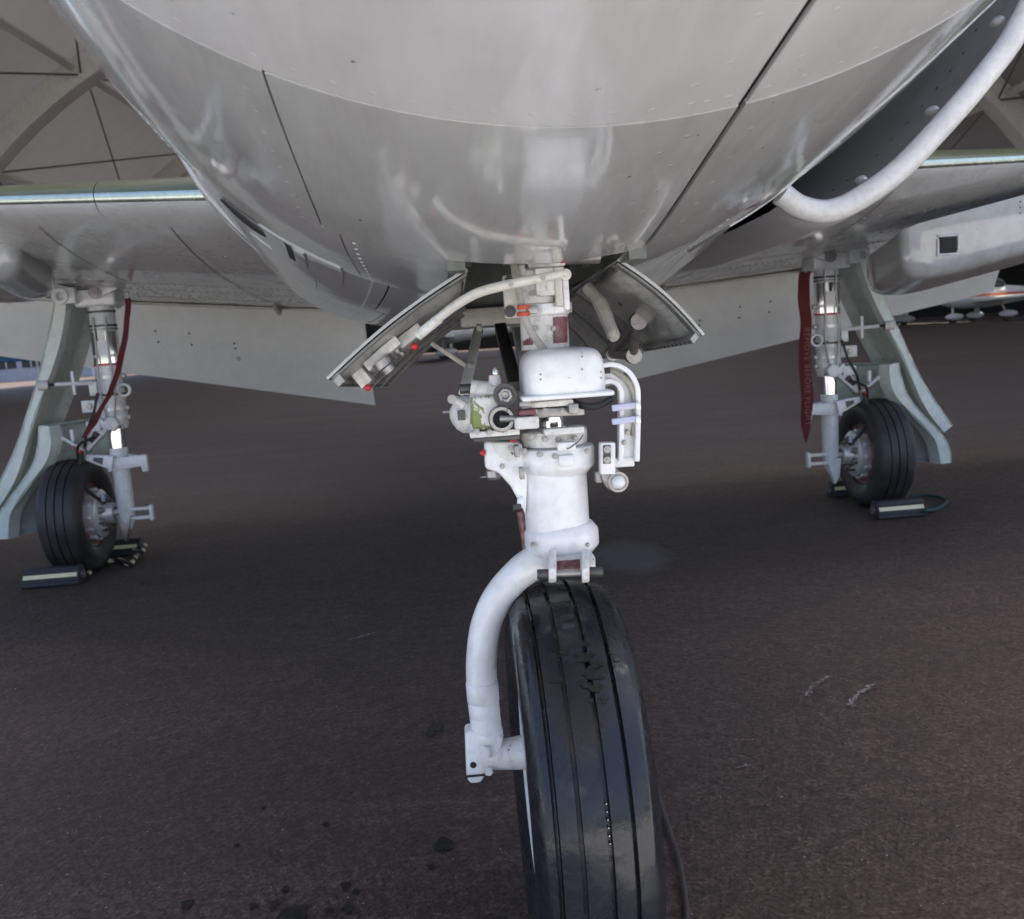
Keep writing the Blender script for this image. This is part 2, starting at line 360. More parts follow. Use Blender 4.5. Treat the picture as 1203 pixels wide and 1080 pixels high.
def scuff(pts, wpx):
    q = sm([G(a_, b_, .005) for a_, b_ in pts], 14); mb = MB(); n = len(q)
    for i in range(n-1):                               # a dragged scrape: broken flecks along the line
        for r_ in range(4):
            if random.random() < .45: continue
            c = q[i].lerp(q[i+1], random.random()); t = (q[i+1]-q[i]).normalized(); s = Vector((-t.y, t.x, 0)); wd = wpx*(c-CAM).length/FPX
            c = c + s*wd*random.gauss(0, .55); L_ = wd*random.uniform(.5,1.6); w_ = wd*random.uniform(.12,.45)
            mb.add([c-t*L_, c-s*w_+t*L_*random.uniform(-.4,.4), c+t*L_, c+s*w_+t*L_*random.uniform(-.4,.4)], [(0,1,2,3)])
    obj('scuff_mark', mb, M['chalk'] if wpx > 1.9 else M['chalkfaint'], ground, recalc=False)
for pts, wd in (([(948,817),(956,805),(974,795)], 3.0), ([(999,829),(1008,815),(1026,804)], 3.0), ([(860,618),(905,624),(960,629)], .6), ([(844,1000),(880,1015),(918,1033)], .8), ([(746,632),(764,625)], 1), ([(828,655),(850,640)], 1.2), ([(410,752),(440,743)], 2), ([(1120,629),(1135,637)], .8), ([(866,902),(878,898)], 2), ([(1178,730),(1198,735)], 1), ([(770,741),(780,740)], 1.8), ([(982,728),(1012,726)], .7), ([(835,930),(850,925)], 1.5), ([(300,640),(340,655),(395,660)], .6), ([(760,456),(860,438),(960,429),(1060,421)], 1.2), ([(330,520),(420,505),(520,492)], 1.0), ([(180,560),(300,530),(430,508)], .8), ([(1080,470),(1203,455)], .9)):
    scuff(pts, wd)
mb = MB()                                              # grit lying on the asphalt
for i in range(900):
    d = 0.9 + 5*random.random()**1.6; x = random.uniform(-.62,.62)*d; r = random.uniform(.0008,.0024)
    c = Vector((x, d, r*.4)); q = [c + Vector((math.cos(t)*r, math.sin(t)*r, 0)) for t in (0.3,1.9,3.6,5.1)]
    mb.add(q + [c + Vector((0,0,r*.8))], [(0,1,4),(1,2,4),(2,3,4),(3,0,4)])
obj('grit', mb, M['chalk'], kind='stuff', label='tiny pale grit scattered over the dark asphalt', cat='grit')

# ------------------------------------------------------------------ fabric hangar over the rear
hang = thing('fabric_hangar', 'grey fabric vault hangar with curved ribs and thin bracing cables overhead', 'hangar', (0, 7.3, 0))
HA, HB = 27.0, 18.3
def arch(t, Y, off=0): return Vector(((HA+off)*math.cos(t), Y, (HB+off)*math.sin(t)))
ANG = [math.asin(4.2/HB)]; 
PANG = [22, 33, 49, 66, 90, 114, 131, 147, 158]
YS = [7.3, 15.0, 25.5, 42.0, 58.5, 75.0]
for Y in YS:
    mb = MB(); n = 40; t0, t1 = rad(20), rad(160); vv = []; ff = []
    for i in range(n+1):
        t = t0+(t1-t0)*i/n
        for dy, off in ((-.5,-1.25),(.5,-1.25),(.5,-.18),(-.5,-.18)): vv.append(arch(t, Y+dy, off))
    for i in range(n):
        for k in range(4): ff.append((4*i+k, 4*i+(k+1)%4, 4*i+4+(k+1)%4, 4*i+4+k))
    mb.add(vv, ff + [(0,1,2,3), (4*n+3,4*n+2,4*n+1,4*n)]); rib = obj('arch_rib', mb, M['beam'], hang, bevel=.05)
    for t in (t0, t1):
        q = arch(t, Y, -.7); mb = MB(); mb.box((q.x, Y, q.z/2), Vector((.3,0,0)), Vector((0,.3,0)), Vector((0,0,q.z/2))); obj('post', mb, M['beam'], hang)
for k in PANG:
    mb = MB(); t = rad(k); nrm = Vector((math.cos(t),0,math.sin(t))); tg = Vector((-nrm.z,0,nrm.x))
    for i in range(len(YS)-1):
        c = (arch(t, YS[i], -.5) + arch(t, YS[i+1], -.5))/2; mb.box(c, tg*.14, Vector((0,(YS[i+1]-YS[i])/2-.51,0)), nrm*.16)
    obj('purlin', mb, M['beam'], hang)
for i in range(len(YS)-1):
    for j in range(len(PANG)-1):
        ta, tb = rad(PANG[j]), rad(PANG[j+1])
        def fo(u, v): return arch(ta+(tb-ta)*u, YS[i]+(YS[i+1]-YS[i])*v,   .02 - .8*math.sin(math.pi*v)*math.sin(math.pi*u)*.5)
        mb = MB(); mb.grid(fo, 8, 6); obj('roof_panel', mb, M['crown_fill'] if PANG[j] in (66, 90) else M['membrane'] if PANG[j] > 90 else M['shaded_side'], hang, ang=60)
        if j in (0,1,2,5,6,7):
            for s_ in (0,1):
                mb = MB(); mb.tube([arch(ta if s_ else tb, YS[i]+.3, -.9), arch(tb if s_ else ta, YS[i+1]-.3, -.9)], .045, 6); obj('bracing_cable', mb, M['darksteel'], hang)

# ================================================================== AIRCRAFT
jet = thing('jet_aircraft', 'grey jet trainer seen from under its nose, wheels and flaps down', 'aircraft', ORG, YAW)
ST = [(-1.9,.03,1.5,.03),(-1.75,.17,1.37,.16),(-1.5,.30,1.26,.28),(-1.2,.42,1.18,.40),(-.9,.51,1.125,.47),(-.5,.585,1.062,.535),(-.15,.615,1.0,.58),(.1,.635,.972,.60),(.9,.67,.94,.62),(2,.69,.94,.62),(4,.66,.96,.6),(7,.5,1.1,.5),(9,.3,1.35,.3)]
def herm(s, col):
    n = len(ST)
    s = max(ST[0][0], min(ST[-1][0], s))
    for i in range(n-1):
        if s <= ST[i+1][0]: break
    x0, x1 = ST[i][0], ST[i+1][0]; h = x1-x0; t = (s-x0)/h
    def sl(k):
        if k == 0: return (ST[1][col]-ST[0][col])/(ST[1][0]-ST[0][0])
        if k == n-1: return (ST[-1][col]-ST[-2][col])/(ST[-1][0]-ST[-2][0])
        return (ST[k+1][col]-ST[k-1][col])/(ST[k+1][0]-ST[k-1][0])
    y0, y1 = ST[i][col], ST[i+1][col]; m0, m1 = sl(i)*h, sl(i+1)*h
    return (2*t**3-3*t*t+1)*y0 + (t**3-2*t*t+t)*m0 + (-2*t**3+3*t*t)*y1 + (t**3-t*t)*m1
def FS(s, th, off=0):
    """fuselage skin; th in degrees, 0 at the keel, positive to the photo's right"""
    a_, zb, b_ = herm(s,1), herm(s,2), herm(s,3); t = rad(th)
    bt = b_ if math.cos(t) > 0 else b_*1.25
    e = 1 - .42*max(0, min(1, (s-.35)/1.0)); sn = math.copysign(abs(math.sin(t))**e, math.sin(t)); cs = math.copysign(abs(math.cos(t))**(1-(1-e)*.5), math.cos(t))
    return AW((a_+off)*sn, s, zb + b_ - (bt+off)*cs)
fus = MB()                                            # dark inner hull that the skin panels sit on
BAY0, BAY1, BTH = -.06, .84, 9.3
def hull(s0, s1, t0, t1, ns, ntt): fus.grid(lambda u, v: FS(s0+(s1-s0)*u, t0+(t1-t0)*v, -.006), ns, ntt)
hull(-1.9, BAY0, -180, 180, 30, 72); hull(BAY1, 9, -180, 180, 30, 72); hull(BAY0, BAY1, BTH, 180, 10, 40); hull(BAY0, BAY1, -180, -BTH, 10, 40)
fuselage = obj('fuselage', fus, M['seam'], jet, ang=80)
RING = -.485; TL = -26; TR = 11.3
PAN = []
def row(s0, s1, cuts): 
    for k in range(len(cuts)-1): PAN.append((s0, s1, cuts[k], cuts[k+1]))
row(-1.9, -1.25, [-180,-60,60,180])
row(-1.25, RING, [-180,-95,TR,95,180])
row(RING, BAY0, [-180,-100,TL,TR,100,180])
row(BAY0, .34, [-180,-100,-48,-24,-BTH]); row(BAY0, .34, [BTH,20,48,100,180])
row(.34, BAY1, [-180,-100,-48,-20,-BTH]); row(.34, BAY1, [BTH,26,48,100,180])
row(BAY1, 1.9, [-180,-100,-50,-18,18,50,100,180]); row(1.9, 3.4, [-180,-100,-40,0,40,100,180]); row(3.4, 9, [-180,-90,0,90,180])
for s0, s1, t0, t1 in PAN:
    wide = .0013
    def gap(t, s): return wide
    aa = herm((s0+s1)/2,1); dt = math.degrees(wide/max(aa,.1))
    dtl = dt*(2.6 if t0 == TR else 1); dtr = dt*(2.6 if t1 == TR else 1)
    if t0 == -180: dtl = 0
    if t1 == 180: dtr = 0
    S0, S1, T0, T1 = s0+wide*.8, s1-wide*.8, t0+dtl, t1-dtr
    ns = max(6, int((s1-s0)/.035)); ntt = max(6, int((t1-t0)/2.5))
    if s0 > 1: ns = max(6, int((s1-s0)/.15))
    lap = .0007 if s0 == RING else 0.0                # the aft skin stands a little proud of the nose skin
    mb = MB(); mb.shell(lambda u, v: FS(S0+(S1-S0)*u, T0+(T1-T0)*v, lap), lambda u, v: FS(S0+(S1-S0)*u, T0+(T1-T0)*v, -.004), ns, ntt)
    obj('skin_panel', mb, M['belly'] if (RING-.01 < s0 < 1.5 and abs(t0+t1) < 140) else M['skin'], fuselage, ang=60)  # panel tone step at the ring, with the belly's light falloff put in too
def fnorm(s, th):
    a_ = FS(s+.004, th) - FS(s-.004, th); b_ = FS(s, th+.4) - FS(s, th-.4); n = a_.cross(b_).normalized()
    return n if n.dot(FS(s, th) - AW(0, s, 1.6)) > 0 else -n
def dome(mb, c, n, r, h, k=8):
    n = n.normalized(); a_ = n.orthogonal().normalized(); b_ = n.cross(a_)
    vv = [c + (a_*math.cos(2*math.pi*i/k)+b_*math.sin(2*math.pi*i/k))*r for i in range(k)] + [c + n*h*.8 + (a_*math.cos(2*math.pi*i/k)+b_*math.sin(2*math.pi*i/k))*r*.6 for i in range(k)] + [c + n*h]
    mb.add(vv, [(i,(i+1)%k,k+(i+1)%k,k+i) for i in range(k)] + [(k+i,k+(i+1)%k,2*k) for i in range(k)])
rv = MB(); rivets = []
for th in range(-90, 91, 3): rivets.append((RING-.022, th+.6, 0))
for i in range(16):
    s = -1.1 + i*.066
    for d in (-3.4, 2.6): rivets.append((s+ (.02 if d > 0 else 0), TR+d, 0 if s < RING else .0007))
    if i % 2 == 0: rivets.append((s+.03, TR-5.2, 0 if s < RING else .0007))
for i in range(9): rivets.append((RING+.05+i*.045, TL-2.2, .0007))
for i in range(60):
    th = -75+i*1.1; rivets.append((1.0, th, 0)) if th < -20 else None
rvb = MB()
for s, th, lift in rivets:
    c = FS(s, th, lift-.0005); dome(rv if s < RING else rvb, c, fnorm(s, th), .0046, .0008)
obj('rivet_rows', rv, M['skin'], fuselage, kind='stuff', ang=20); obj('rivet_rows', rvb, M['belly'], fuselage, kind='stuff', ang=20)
rv = MB()
for i in range(46):
    s = BAY0+.03+i*.035
    for th in (-50.5, 50.5, -22.5, 22.5): dome(rv, FS(s, th, -.0005), fnorm(s, th), .0032, .0014, 6)
obj('fasteners', rv, M['alu'], fuselage, kind='stuff', ang=20)
# raised hatch with a slot on the left flank and the louvre row beside the bay
def patch(s0, s1, t0, t1, off, name, mat, par, ns=8, ntt=8, base=-.001):
    mb = MB(); mb.shell(lambda u, v: FS(s0+(s1-s0)*u, t0+(t1-t0)*v, off), lambda u, v: FS(s0+(s1-s0)*u, t0+(t1-t0)*v, base), ns, ntt); return obj(name, mb, mat, par, ang=40)
mb = MB(); mb.shell(lambda u, v: FS(.40+.01*u+(.055*math.sin(math.pi*u)**.8+.002)*(v-.35), -48.6+8.6*u, .003), lambda u, v: FS(.40+.01*u+(.055*math.sin(math.pi*u)**.8+.002)*(v-.35), -48.6+8.6*u, -.001), 20, 3); obj('bleed_slot', mb, M['seam'], fuselage)
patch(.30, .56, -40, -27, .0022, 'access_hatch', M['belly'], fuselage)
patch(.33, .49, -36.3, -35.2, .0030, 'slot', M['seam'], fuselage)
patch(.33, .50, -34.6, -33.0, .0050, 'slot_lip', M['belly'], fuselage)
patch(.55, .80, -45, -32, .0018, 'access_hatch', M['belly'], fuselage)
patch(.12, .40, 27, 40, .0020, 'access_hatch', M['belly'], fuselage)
# nose-wheel bay
by = MB(); bw = .100
def bb(x0, x1, s0, s1, z0, z1, mb): mb.box(AW((x0+x1)/2,(s0+s1)/2,(z0+z1)/2), EX*((x1-x0)/2), EY*((s1-s0)/2), EZ*((z1-z0)/2))
bb(-.125,-.103,BAY0,BAY1,.985,1.36,by); bb(.103,.125,BAY0,BAY1,.985,1.36,by); bb(-.125,.125,BAY0,BAY1,1.36,1.38,by); bb(-.103,.103,BAY1-.001,BAY1+.02,.955,1.36,by); bb(-.103,.103,BAY0-.02,BAY0-.001,1.0,1.36,by)
bay = obj('wheel_bay', by, M['bay'], jet)
for i in range(5):
    m_ = MB(); s = .1+i*.15; bb(-.102,-.09,s,s+.018,1.0,1.355,m_); bb(.09,.102,s,s+.018,1.0,1.355,m_); bb(-.09,.09,s,s+.018,1.33,1.355,m_); obj('bay_frame', m_, M['bay'], bay)
for x in (-.06, .045, .07):
    m_ = MB(); m_.tube(sm([AW(x,.05,1.30), AW(x+.01,.3,1.27), AW(x-.01,.6,1.29), AW(x,.82,1.2)], 6), .008, 8); obj('bay_pipe', m_, M['cream'], bay)
m_ = MB(); bb(-.10,.10,BAY1-.03,BAY1-.004,.925,.965,m_); obj('bay_sill', m_, M['cream'], bay, bevel=.004)

# ------------------------------------------------------------------ intakes
def intake(sd, pts, ls):
    def dcurve(s, sc, dx=0): return [AW(sd*(.62+(x-.62)*sc+dx), ls - .5 + s + (2.0-z)*.10, 1.5+(z-1.5)*sc) for x, z in pts]
    lipp = sm(dcurve(.50, 1), 5)
    mb = MB(); mb.tube(lipp, [.0215 if sd > 0 else .008]*len(lipp), 14); lip = obj('intake_lip', mb, M['lip'] if sd > 0 else M['skin'], jet, ang=60)
    outer = [sm(dcurve(s, sc, dx), 5) for s, sc, dx in ((.503,1.036,.004),(.52,1.056,.006),(.56,1.068,.006),(.75,1.09,.004),(1.2,1.12,-.01),(2.0,1.08,-.06),(3.0,.9,-.16),(3.8,.7,-.25))]
    n = len(outer[0]); mb = MB(); mb.add([v for r in outer for v in r], [(i*n+k, i*n+k+1, (i+1)*n+k+1, (i+1)*n+k) for i in range(len(outer)-1) for k in range(n-1)])
    obj('intake_cowl', mb, M['skin'], jet, ang=60)
    inner = [sm(dcurve(s, sc, dx), 5) for s, sc, dx in ((.500,.972 if sd > 0 else .995,-.004),(.6,.93,-.01),(.9,.90,-.03),(1.3,.86,-.10),(1.7,.8,-.2))]
    mb = MB(); mb.add([v for r in inner for v in r], [(i*n+k, i*n+k+1, (i+1)*n+k+1, (i+1)*n+k) for i in range(len(inner)-1) for k in range(n-1)])
    du = obj('intake_duct', mb, M['duct'] if sd > 0 else M['seam'], jet, ang=60)
    rv = MB()
    for q, off in ((inner[1], .0), (inner[2], .0)):
        for k in range(2, n-2, 2):
            c = q[k]; nn = (AW(sd*.62, ls+.3, 1.55) - c); nn.y = 0; dome(rv, c + nn.normalized()*.001, nn, .0035, .0015, 6)
    obj('duct_rivets', rv, M['darksteel'], du, kind='stuff')
    for k in (18, 27, 36):
        c = inner[0][k] + (inner[1][k]-inner[0][k])*.5; nn = (AW(sd*.62, ls+.1, 1.55)-c).normalized(); mb = MB(); mb.sph(c + nn*.0, .010, 10, 6, (1,2.4,1)); obj('duct_bump', mb, M['alu'], du)
intake(1, [(.50,1.125),(.535,1.10),(.585,1.088),(.64,1.103),(.717,1.149),(.794,1.219),(.871,1.30),(.937,1.385),(.99,1.51),(1.0,1.66),(.95,1.82),(.85,1.94),(.72,2.0),(.64,2.01)], .40)
intake(-1, [(.44,1.118),(.48,1.120),(.53,1.142),(.612,1.238),(.66,1.33),(.70,1.41),(.76,1.53),(.79,1.66),(.78,1.78),(.74,1.88),(.69,1.94),(.62,1.97)], .78)

# ------------------------------------------------------------------ wings
DIH = .085
def wing_pt(sd, x, c, side, off=0):
    """x span, c chord fraction, side +1 upper -1 lower"""
    f_ = (x-.5)/4.1; le_s = 1.34 + (x-.6)*.47; te_s = 3.74 + (x-.6)*.06; ch = te_s-le_s
    le_z = 1.31 + (x-.6)*DIH; te_z = 1.075 + (x-.6)*DIH*1.0
    tk = .092*ch*(1-.1*f_); y = tk*.5*(2.97*math.sqrt(max(c,0)) - 1.26*c - 3.516*c*c + 2.843*c**3 - 1.036*c**4)
    return AW(sd*x, le_s + ch*c, le_z + (te_z-le_z)*c + side*(y+off) * (1.0 if side < 0 else 1.25) - sd*x*.020)
def wing(sd):
    X0, X1 = .45, 4.6
    def sheet(c0, c1, side, nu, nv, x0=X0, x1=X1, off=0):
        mb = MB(); mb.grid(lambda u, v: wing_pt(sd, x0+(x1-x0)*u, c0+(c1-c0)*v**1.6, side, off), nu, nv); return mb
    lo = sheet(.012, 1, -1, 30, 26)
    lower = obj('wing_lower_skin', lo, M['wingskin'], jet, ang=60)
    obj('wing_upper_skin', sheet(.03, 1, 1, 30, 20), M['olive'], jet, ang=60)
    for xa, xb, m_ in ((X0, 1.10, 'polmetal'), (1.103, 2.0, 'polmetal'), (2.003, X1, 'polmetal')):
        led = None
        for qa, qb, mm, nm in ((-.35, .12, m_, 'leading_edge'), (.12, 1, 'olive', 'painted_top_band'), (-1, -.35, 'wingskin', 'painted_lower_band')):
            mb = MB()
            def le(u, v):
                x = xa+(xb-xa)*u; q = qa+(qb-qa)*v; side = 1 if q > 0 else -1; return wing_pt(sd, x, abs(q)**2*(.035 if q > 0 else .018), side, .0018)
            mb.grid(le, 10, 12); o_ = obj(nm, mb, M[mm], jet if led is None else led, ang=60); led = led or o_
    rv = MB()
    for c, x0, x1, st in ((.42,.75,3.2,.026),(.435,.75,3.2,.026),(.52,.7,2.6,.03),(.30,.8,3.2,.05),(.62,.7,3,.04),(.70,.7,3,.028),(.715,.7,3,.028),(.16,.8,3.2,.07)):
        x = x0
        while x < x1:
            p_ = wing_pt(sd, x, c, -1, .0); nn = Vector((0,-.05,-1)); dome(rv, p_, nn, .0060, .0032, 6); x += st
    obj('rivet_rows', rv, M['alu'], lower, kind='stuff', ang=20)
    for x in (.9, 1.35, 2.05, 2.4):
        mb = MB(); mb.grid(lambda u, v: wing_pt(sd, x+.004*u, .05+.8*v, -1, .0008), 1, 24); obj('skin_joint', mb, M['seam'], lower)
    for c in (.27, .55):
        mb = MB(); mb.grid(lambda u, v: wing_pt(sd, .6+2.8*u, c+.002*v, -1, .0008), 24, 1); obj('skin_joint', mb, M['seam'], lower)
    # flap, hanging steeply from the trailing edge
    def flap_pt(u, v, t):
        x = .54+2.43*u; top = wing_pt(sd, x, .95, -1) + EZ*.005
        ch = .55-.26*u; dn = Vector((0,0,-1))*math.cos(rad(24)) + EY*math.sin(rad(24)); nn = -EY*math.cos(rad(24)) - EZ*math.sin(rad(24))
        th_ = .034*(1-v)*(.6+.4*math.cos(v*3)) + .003
        return top + dn*(ch*v) - nn*(t*th_) + nn*.012*math.sin(math.pi*min(1,v*1.2))
    mb = MB(); mb.shell(lambda u, v: flap_pt(u, v, 0), lambda u, v: flap_pt(u, v, 1), 24, 10); flap = obj('flap', mb, M['flap'], jet, ang=40)
    rv = MB(); nn = -EY*math.cos(rad(24)) - EZ*math.sin(rad(24))
    for i in range(84):
        for v in (.04, .95): dome(rv, flap_pt(i/84, v, 0), nn, .0032, .0014, 6)
    for u in (.08,.21,.34,.47,.60,.73,.86):
        for j in range(1, 14): dome(rv, flap_pt(u, j/14, 0), nn, .0030, .0012, 6)
    obj('rivet_rows', rv, M['flap'], flap, kind='stuff', ang=20)
    def plate(u0, u1, v0, v1, name, oval=False):
        pts_ = []; n = 28
        for k in range(n):
            t = 2*math.pi*k/n; e = .35 if not oval else 1
            cx = math.copysign(abs(math.cos(t))**e, math.cos(t)); cy = math.copysign(abs(math.sin(t))**e, math.sin(t))
            pts_.append(((u0+u1)/2+(u1-u0)/2*cx, (v0+v1)/2+(v1-v0)/2*cy))
        mb = MB(); mb.add([flap_pt(a_, b_, 0)+nn*.0022 for a_, b_ in pts_]+[flap_pt(a_, b_, 0)-nn*.002 for a_, b_ in pts_], [tuple(range(n))]+[(k,(k+1)%n,n+(k+1)%n,n+k) for k in range(n)])
        obj(name, mb, M['flap'], flap, ang=30)
    plate(.37,.45,.28,.55,'oval_cover',True); plate(.05,.13,.52,.86,'cover_plate'); plate(.19,.25,.4,.66,'oval_cover',True)
    for u, v, r in ((.28,.62,.010),(.283,.5,.004),(.283,.44,.004),(.375,.36,.004),(.445,.36,.004),(.375,.5,.004),(.445,.5,.004),(.55,.25,.006)):
        mb = MB(); c = flap_pt(u, v, 0); mb.lathe(c - nn*.002, nn, [(0,r*1.4),(.006,r*1.3),(.0065,r*.9),(.016 if r > .008 else .007,r*.8)], 12); obj('flap_bolt', mb, M['cream'] if r > .008 else M['darksteel'], flap)
    # shroud strip above the flap and two small hinge fairings
    mb = MB(); mb.shell(lambda u, v: wing_pt(sd, .54+2.43*u, .90+.06*v, -1, .004), lambda u, v: wing_pt(sd, .54+2.43*u, .90+.06*v, -1, .012), 20, 2); obj('flap_shroud', mb, M['cream'], jet)
    for x in (.95, 1.75, 2.3):
        q = wing_pt(sd, x, .86, -1); mb = MB(); mb.prism([q-EY*.09, q+EY*.09, q+EY*.06-EZ*.045, q-EY*.02-EZ*.03], EX*.02); obj('hinge_fairing', mb, M['cream'], jet, bevel=.004)
    # square-shouldered fairing under the wing outboard of the leg
    xs = 2.0 if sd < 0 else 1.98
    def fr(u, v):
        s0 = 2.06 + u*.55; t = v*math.pi; nose = .88+.12*min(1, (u/.05)**.5); tail = 1 if u < .35 else max(.05, math.sqrt(max(0, 1-((u-.35)/.65)**2)))
        hw = .46*nose*(.5+.5*tail); hh = .20*nose*tail; cx = math.copysign(abs(math.cos(t))**.34, math.cos(t)); cy = abs(math.sin(t))**.40
        c = (s0 - (1.34+(xs-.6)*.47))/((3.74+(xs-.6)*.06)-(1.34+(xs-.6)*.47)); top = wing_pt(sd, xs, max(.02,min(1,c)), -1)
        q = AW(sd*(xs+hw*cx), s0, 0); zt = top.z + (.02 if sd < 0 else -.06); q.z = zt + cx*hw*(DIH - sd*.02 + (.13 if sd > 0 else 0)) - hh*cy; return q
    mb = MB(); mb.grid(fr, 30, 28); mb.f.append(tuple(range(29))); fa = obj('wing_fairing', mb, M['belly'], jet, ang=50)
    fz = fr(0,.5).z; 
    def fbox(dx, dz, hw, hh, d, name, mat, par=fa, bev=.003):
        m2 = MB(); c = fr(.0,.5) + EX*sd*dx; c.z = fz + dz + (.20 if sd > 0 else DIH)*dx; m2.box(c - EY*.0, EX*hw, EY*d, EZ*hh + EX*0); return obj(name, m2, mat, par, bevel=bev)
    fbox(-.30, .075, .033, .028, .004, 'vent_opening', M['seam']); fbox(-.30, .108, .040, .004, .008, 'vent_frame', M['wingskin']); fbox(-.30, .042, .040, .004, .008, 'vent_frame', M['wingskin'])
    fbox(-.338, .075, .004, .03, .008, 'vent_frame', M['wingskin']); fbox(-.262, .075, .004, .03, .008, 'vent_frame', M['wingskin'])
    m2 = MB(); c = fr(0,.5) + EX*sd*.08; c.z = fz + .12; m2.lathe(c+EY*.004, -EY, [(0,.04),(.02,.038),(.03,.025)], 20); lm = obj('round_port', m2, M['darksteel'], fa)
    for a_ in (115, 235):
        m2 = MB(); e = c + EX*(.05*math.cos(rad(a_))) + EZ*(.05*math.sin(rad(a_))); m2.lathe(e+EY*.004, -EY, [(0,.014),(.016,.013),(.016,.006)], 12); obj('port_ear', m2, M['darksteel'], fa)
    rv = MB()
    for dx, dz in ((-.03,.15),(-.03,.13),(-.03,.11),(.0,.15),(.0,.12),(-.01,.17),(.01,.17)):
        q = fr(0,.5) + EX*sd*dx; q.z = fz+dz; dome(rv, q, -EY, .004, .002, 6)
    obj('face_fasteners', rv, M['darksteel'], fa, kind='stuff')
wing(1); wing(-1)
# fin and tail so the aircraft is whole from a step aside
mb = MB(); mb.prism([AW(-.04,6.6,2.0), AW(-.04,8.9,1.9), AW(-.04,9.3,3.4), AW(-.04,8.5,3.4)], EX*.08); obj('tail_fin', mb, M['olive'], jet, bevel=.02)
mb = MB(); mb.prism([AW(-2.2,8.9,1.75), AW(0,8.0,1.9), AW(2.2,8.9,1.75), AW(2.2,9.4,1.75), AW(0,9.2,1.9), AW(-2.2,9.4,1.75)], EZ*.05); obj('tailplane', mb, M['wingskin'], jet, bevel=.015)

# ------------------------------------------------------------------ nose-wheel doors
def nose_door(sd, tipx, tipz, s1):
    hx, hz = .101, .992
    def sec(u, v, off):
        s = .0 + (s1)*v; z0 = hz - .03*v; zt = tipz - .05*v
        x = hx + (tipx-hx)*u; bul = .007*math.sin(math.pi*u)
        dx, dz = (tipx-hx), (zt-z0); L_ = math.hypot(dx, dz); nx, nz = -dz/L_, dx/L_     # outward normal (up and out)
        return AW(sd*(x + nx*(bul+off)), s, z0 + (zt-z0)*u + nz*(bul+off))
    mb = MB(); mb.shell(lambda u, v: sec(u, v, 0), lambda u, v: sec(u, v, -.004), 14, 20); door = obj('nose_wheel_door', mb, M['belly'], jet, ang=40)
    def pan(u, v):
        h = .010 + .007*max(0, math.sin(u*9))*max(0, math.sin(v*17)) + .003*math.sin(u*4+v*6)
        e = min(1, min(u, 1-u)/.06, min(v, 1-v)/.03); return sec(.03+.94*u, .01+.98*v, -.005 - h*e)
    mb = MB(); mb.grid(pan, 40, 60); obj('inner_pan', mb, M['doorin'], door, ang=60, recalc=True)
    for v0 in (.0, .3, .5, .72, .96):
        mb = MB(); mb.shell(lambda u, v: sec(.02+.96*u, v0+.03*v, -.006), lambda u, v: sec(.02+.96*u, v0+.03*v, -.024 if v0 else -.009), 10, 1); obj('door_rib', mb, M['doordark'], door)
    mb = MB(); mb.shell(lambda u, v: sec(.93+.05*u, v, -.0055), lambda u, v: sec(.93+.05*u, v, -.020), 1, 12); obj('edge_channel', mb, M['doorin'], door)
    rv = MB()
    for i in range(44):
        for u in (.955, .06): c = sec(u, i/44+.01, -.021 if u > .5 else -.013); dome(rv, c, sec(u, .5, -.1)-sec(u, .5, 0), .003, .0015, 6)
    obj('door_rivets', rv, M['darksteel'], door, kind='stuff')
    return door, sec
doorL, secL = nose_door(-1, .294, .863, 1.0)
doorR, secR = nose_door(1, .212, .885, 1.05)
def on_door(sec, u0, u1, v0, v1, o0, o1, name, mat, par, bev=.002):
    mb = MB(); mb.shell(lambda u, v: sec(u0+(u1-u0)*u, v0+(v1-v0)*v, o0), lambda u, v: sec(u0+(u1-u0)*u, v0+(v1-v0)*v, o1), 2, 2); return obj(name, mb, mat, par, bevel=bev)
on_door(secL, .55, .80, .04, .26, -.016, -.030, 'hinge_plate', M['whitedirty'], doorL); on_door(secL, .40, .58, .08, .22, -.018, -.034, 'hinge_plate', M['whitedirty'], doorL)
on_door(secL, .82, .90, .05, .12, -.012, -.04, 'lug', M['whitedirty'], doorL)
for u, v in ((.60,.08),(.60,.2),(.74,.08),(.74,.2),(.44,.11),(.44,.19),(.54,.15)):
    mb = MB(); c = secL(u, v, -.030); mb.lathe(c, secL(u,v,-.1)-c, [(0,.0075),(.004,.007),(.0045,.004),(.006,.004)], 10); obj('bolt', mb, M['steel'], doorL)
for u, v, r_ in ((.50,.02,.0052),(.86,.03,.0048)):
    mb = MB(); mb.sph(secL(u, v, -.045), r_, 12, 8); obj('red_cap', mb, M['red'], doorL)
mb = MB(); mb.lathe(secL(.70,.03,-.030), secL(.70,.03,-.1)-secL(.70,.03,0), [(0,.016),(.01,.016),(.012,.012),(.02,.011)], 16); obj('pivot_boss', mb, M['steel'], doorL)
# triangular bracket and curved arm on the far door
tri = [secR(.62,.18,-.02), secR(.86,.24,-.05), secR(.90,.52,-.03)]
mb = MB()
for i in range(3): mb.tube([tri[i], tri[(i+1)%3]], .008, 8)
obj('triangle_bracket', mb, M['steel'], doorR)
for q in tri:
    mb = MB(); mb.lathe(q - EY*.012, EY, [(0,.013),(.024,.013)], 12); obj('pivot_boss', mb, M['steel'], doorR)
mb = MB(); mb.tube(sm([P(690,338,1.42), P(704,355,1.40), P(714,378,1.38), P(722,398,1.36)], 6), [.009]*6+[.011]*6+[.010]*6+[.007], 10); obj('door_arm', mb, M['cream'], doorR)
mb = MB(); mb.tube([P(712,330,1.5), P(722,345,1.47), P(731,357,1.45)], .005, 8); obj('door_strut', mb, M['darksteel'], doorR)

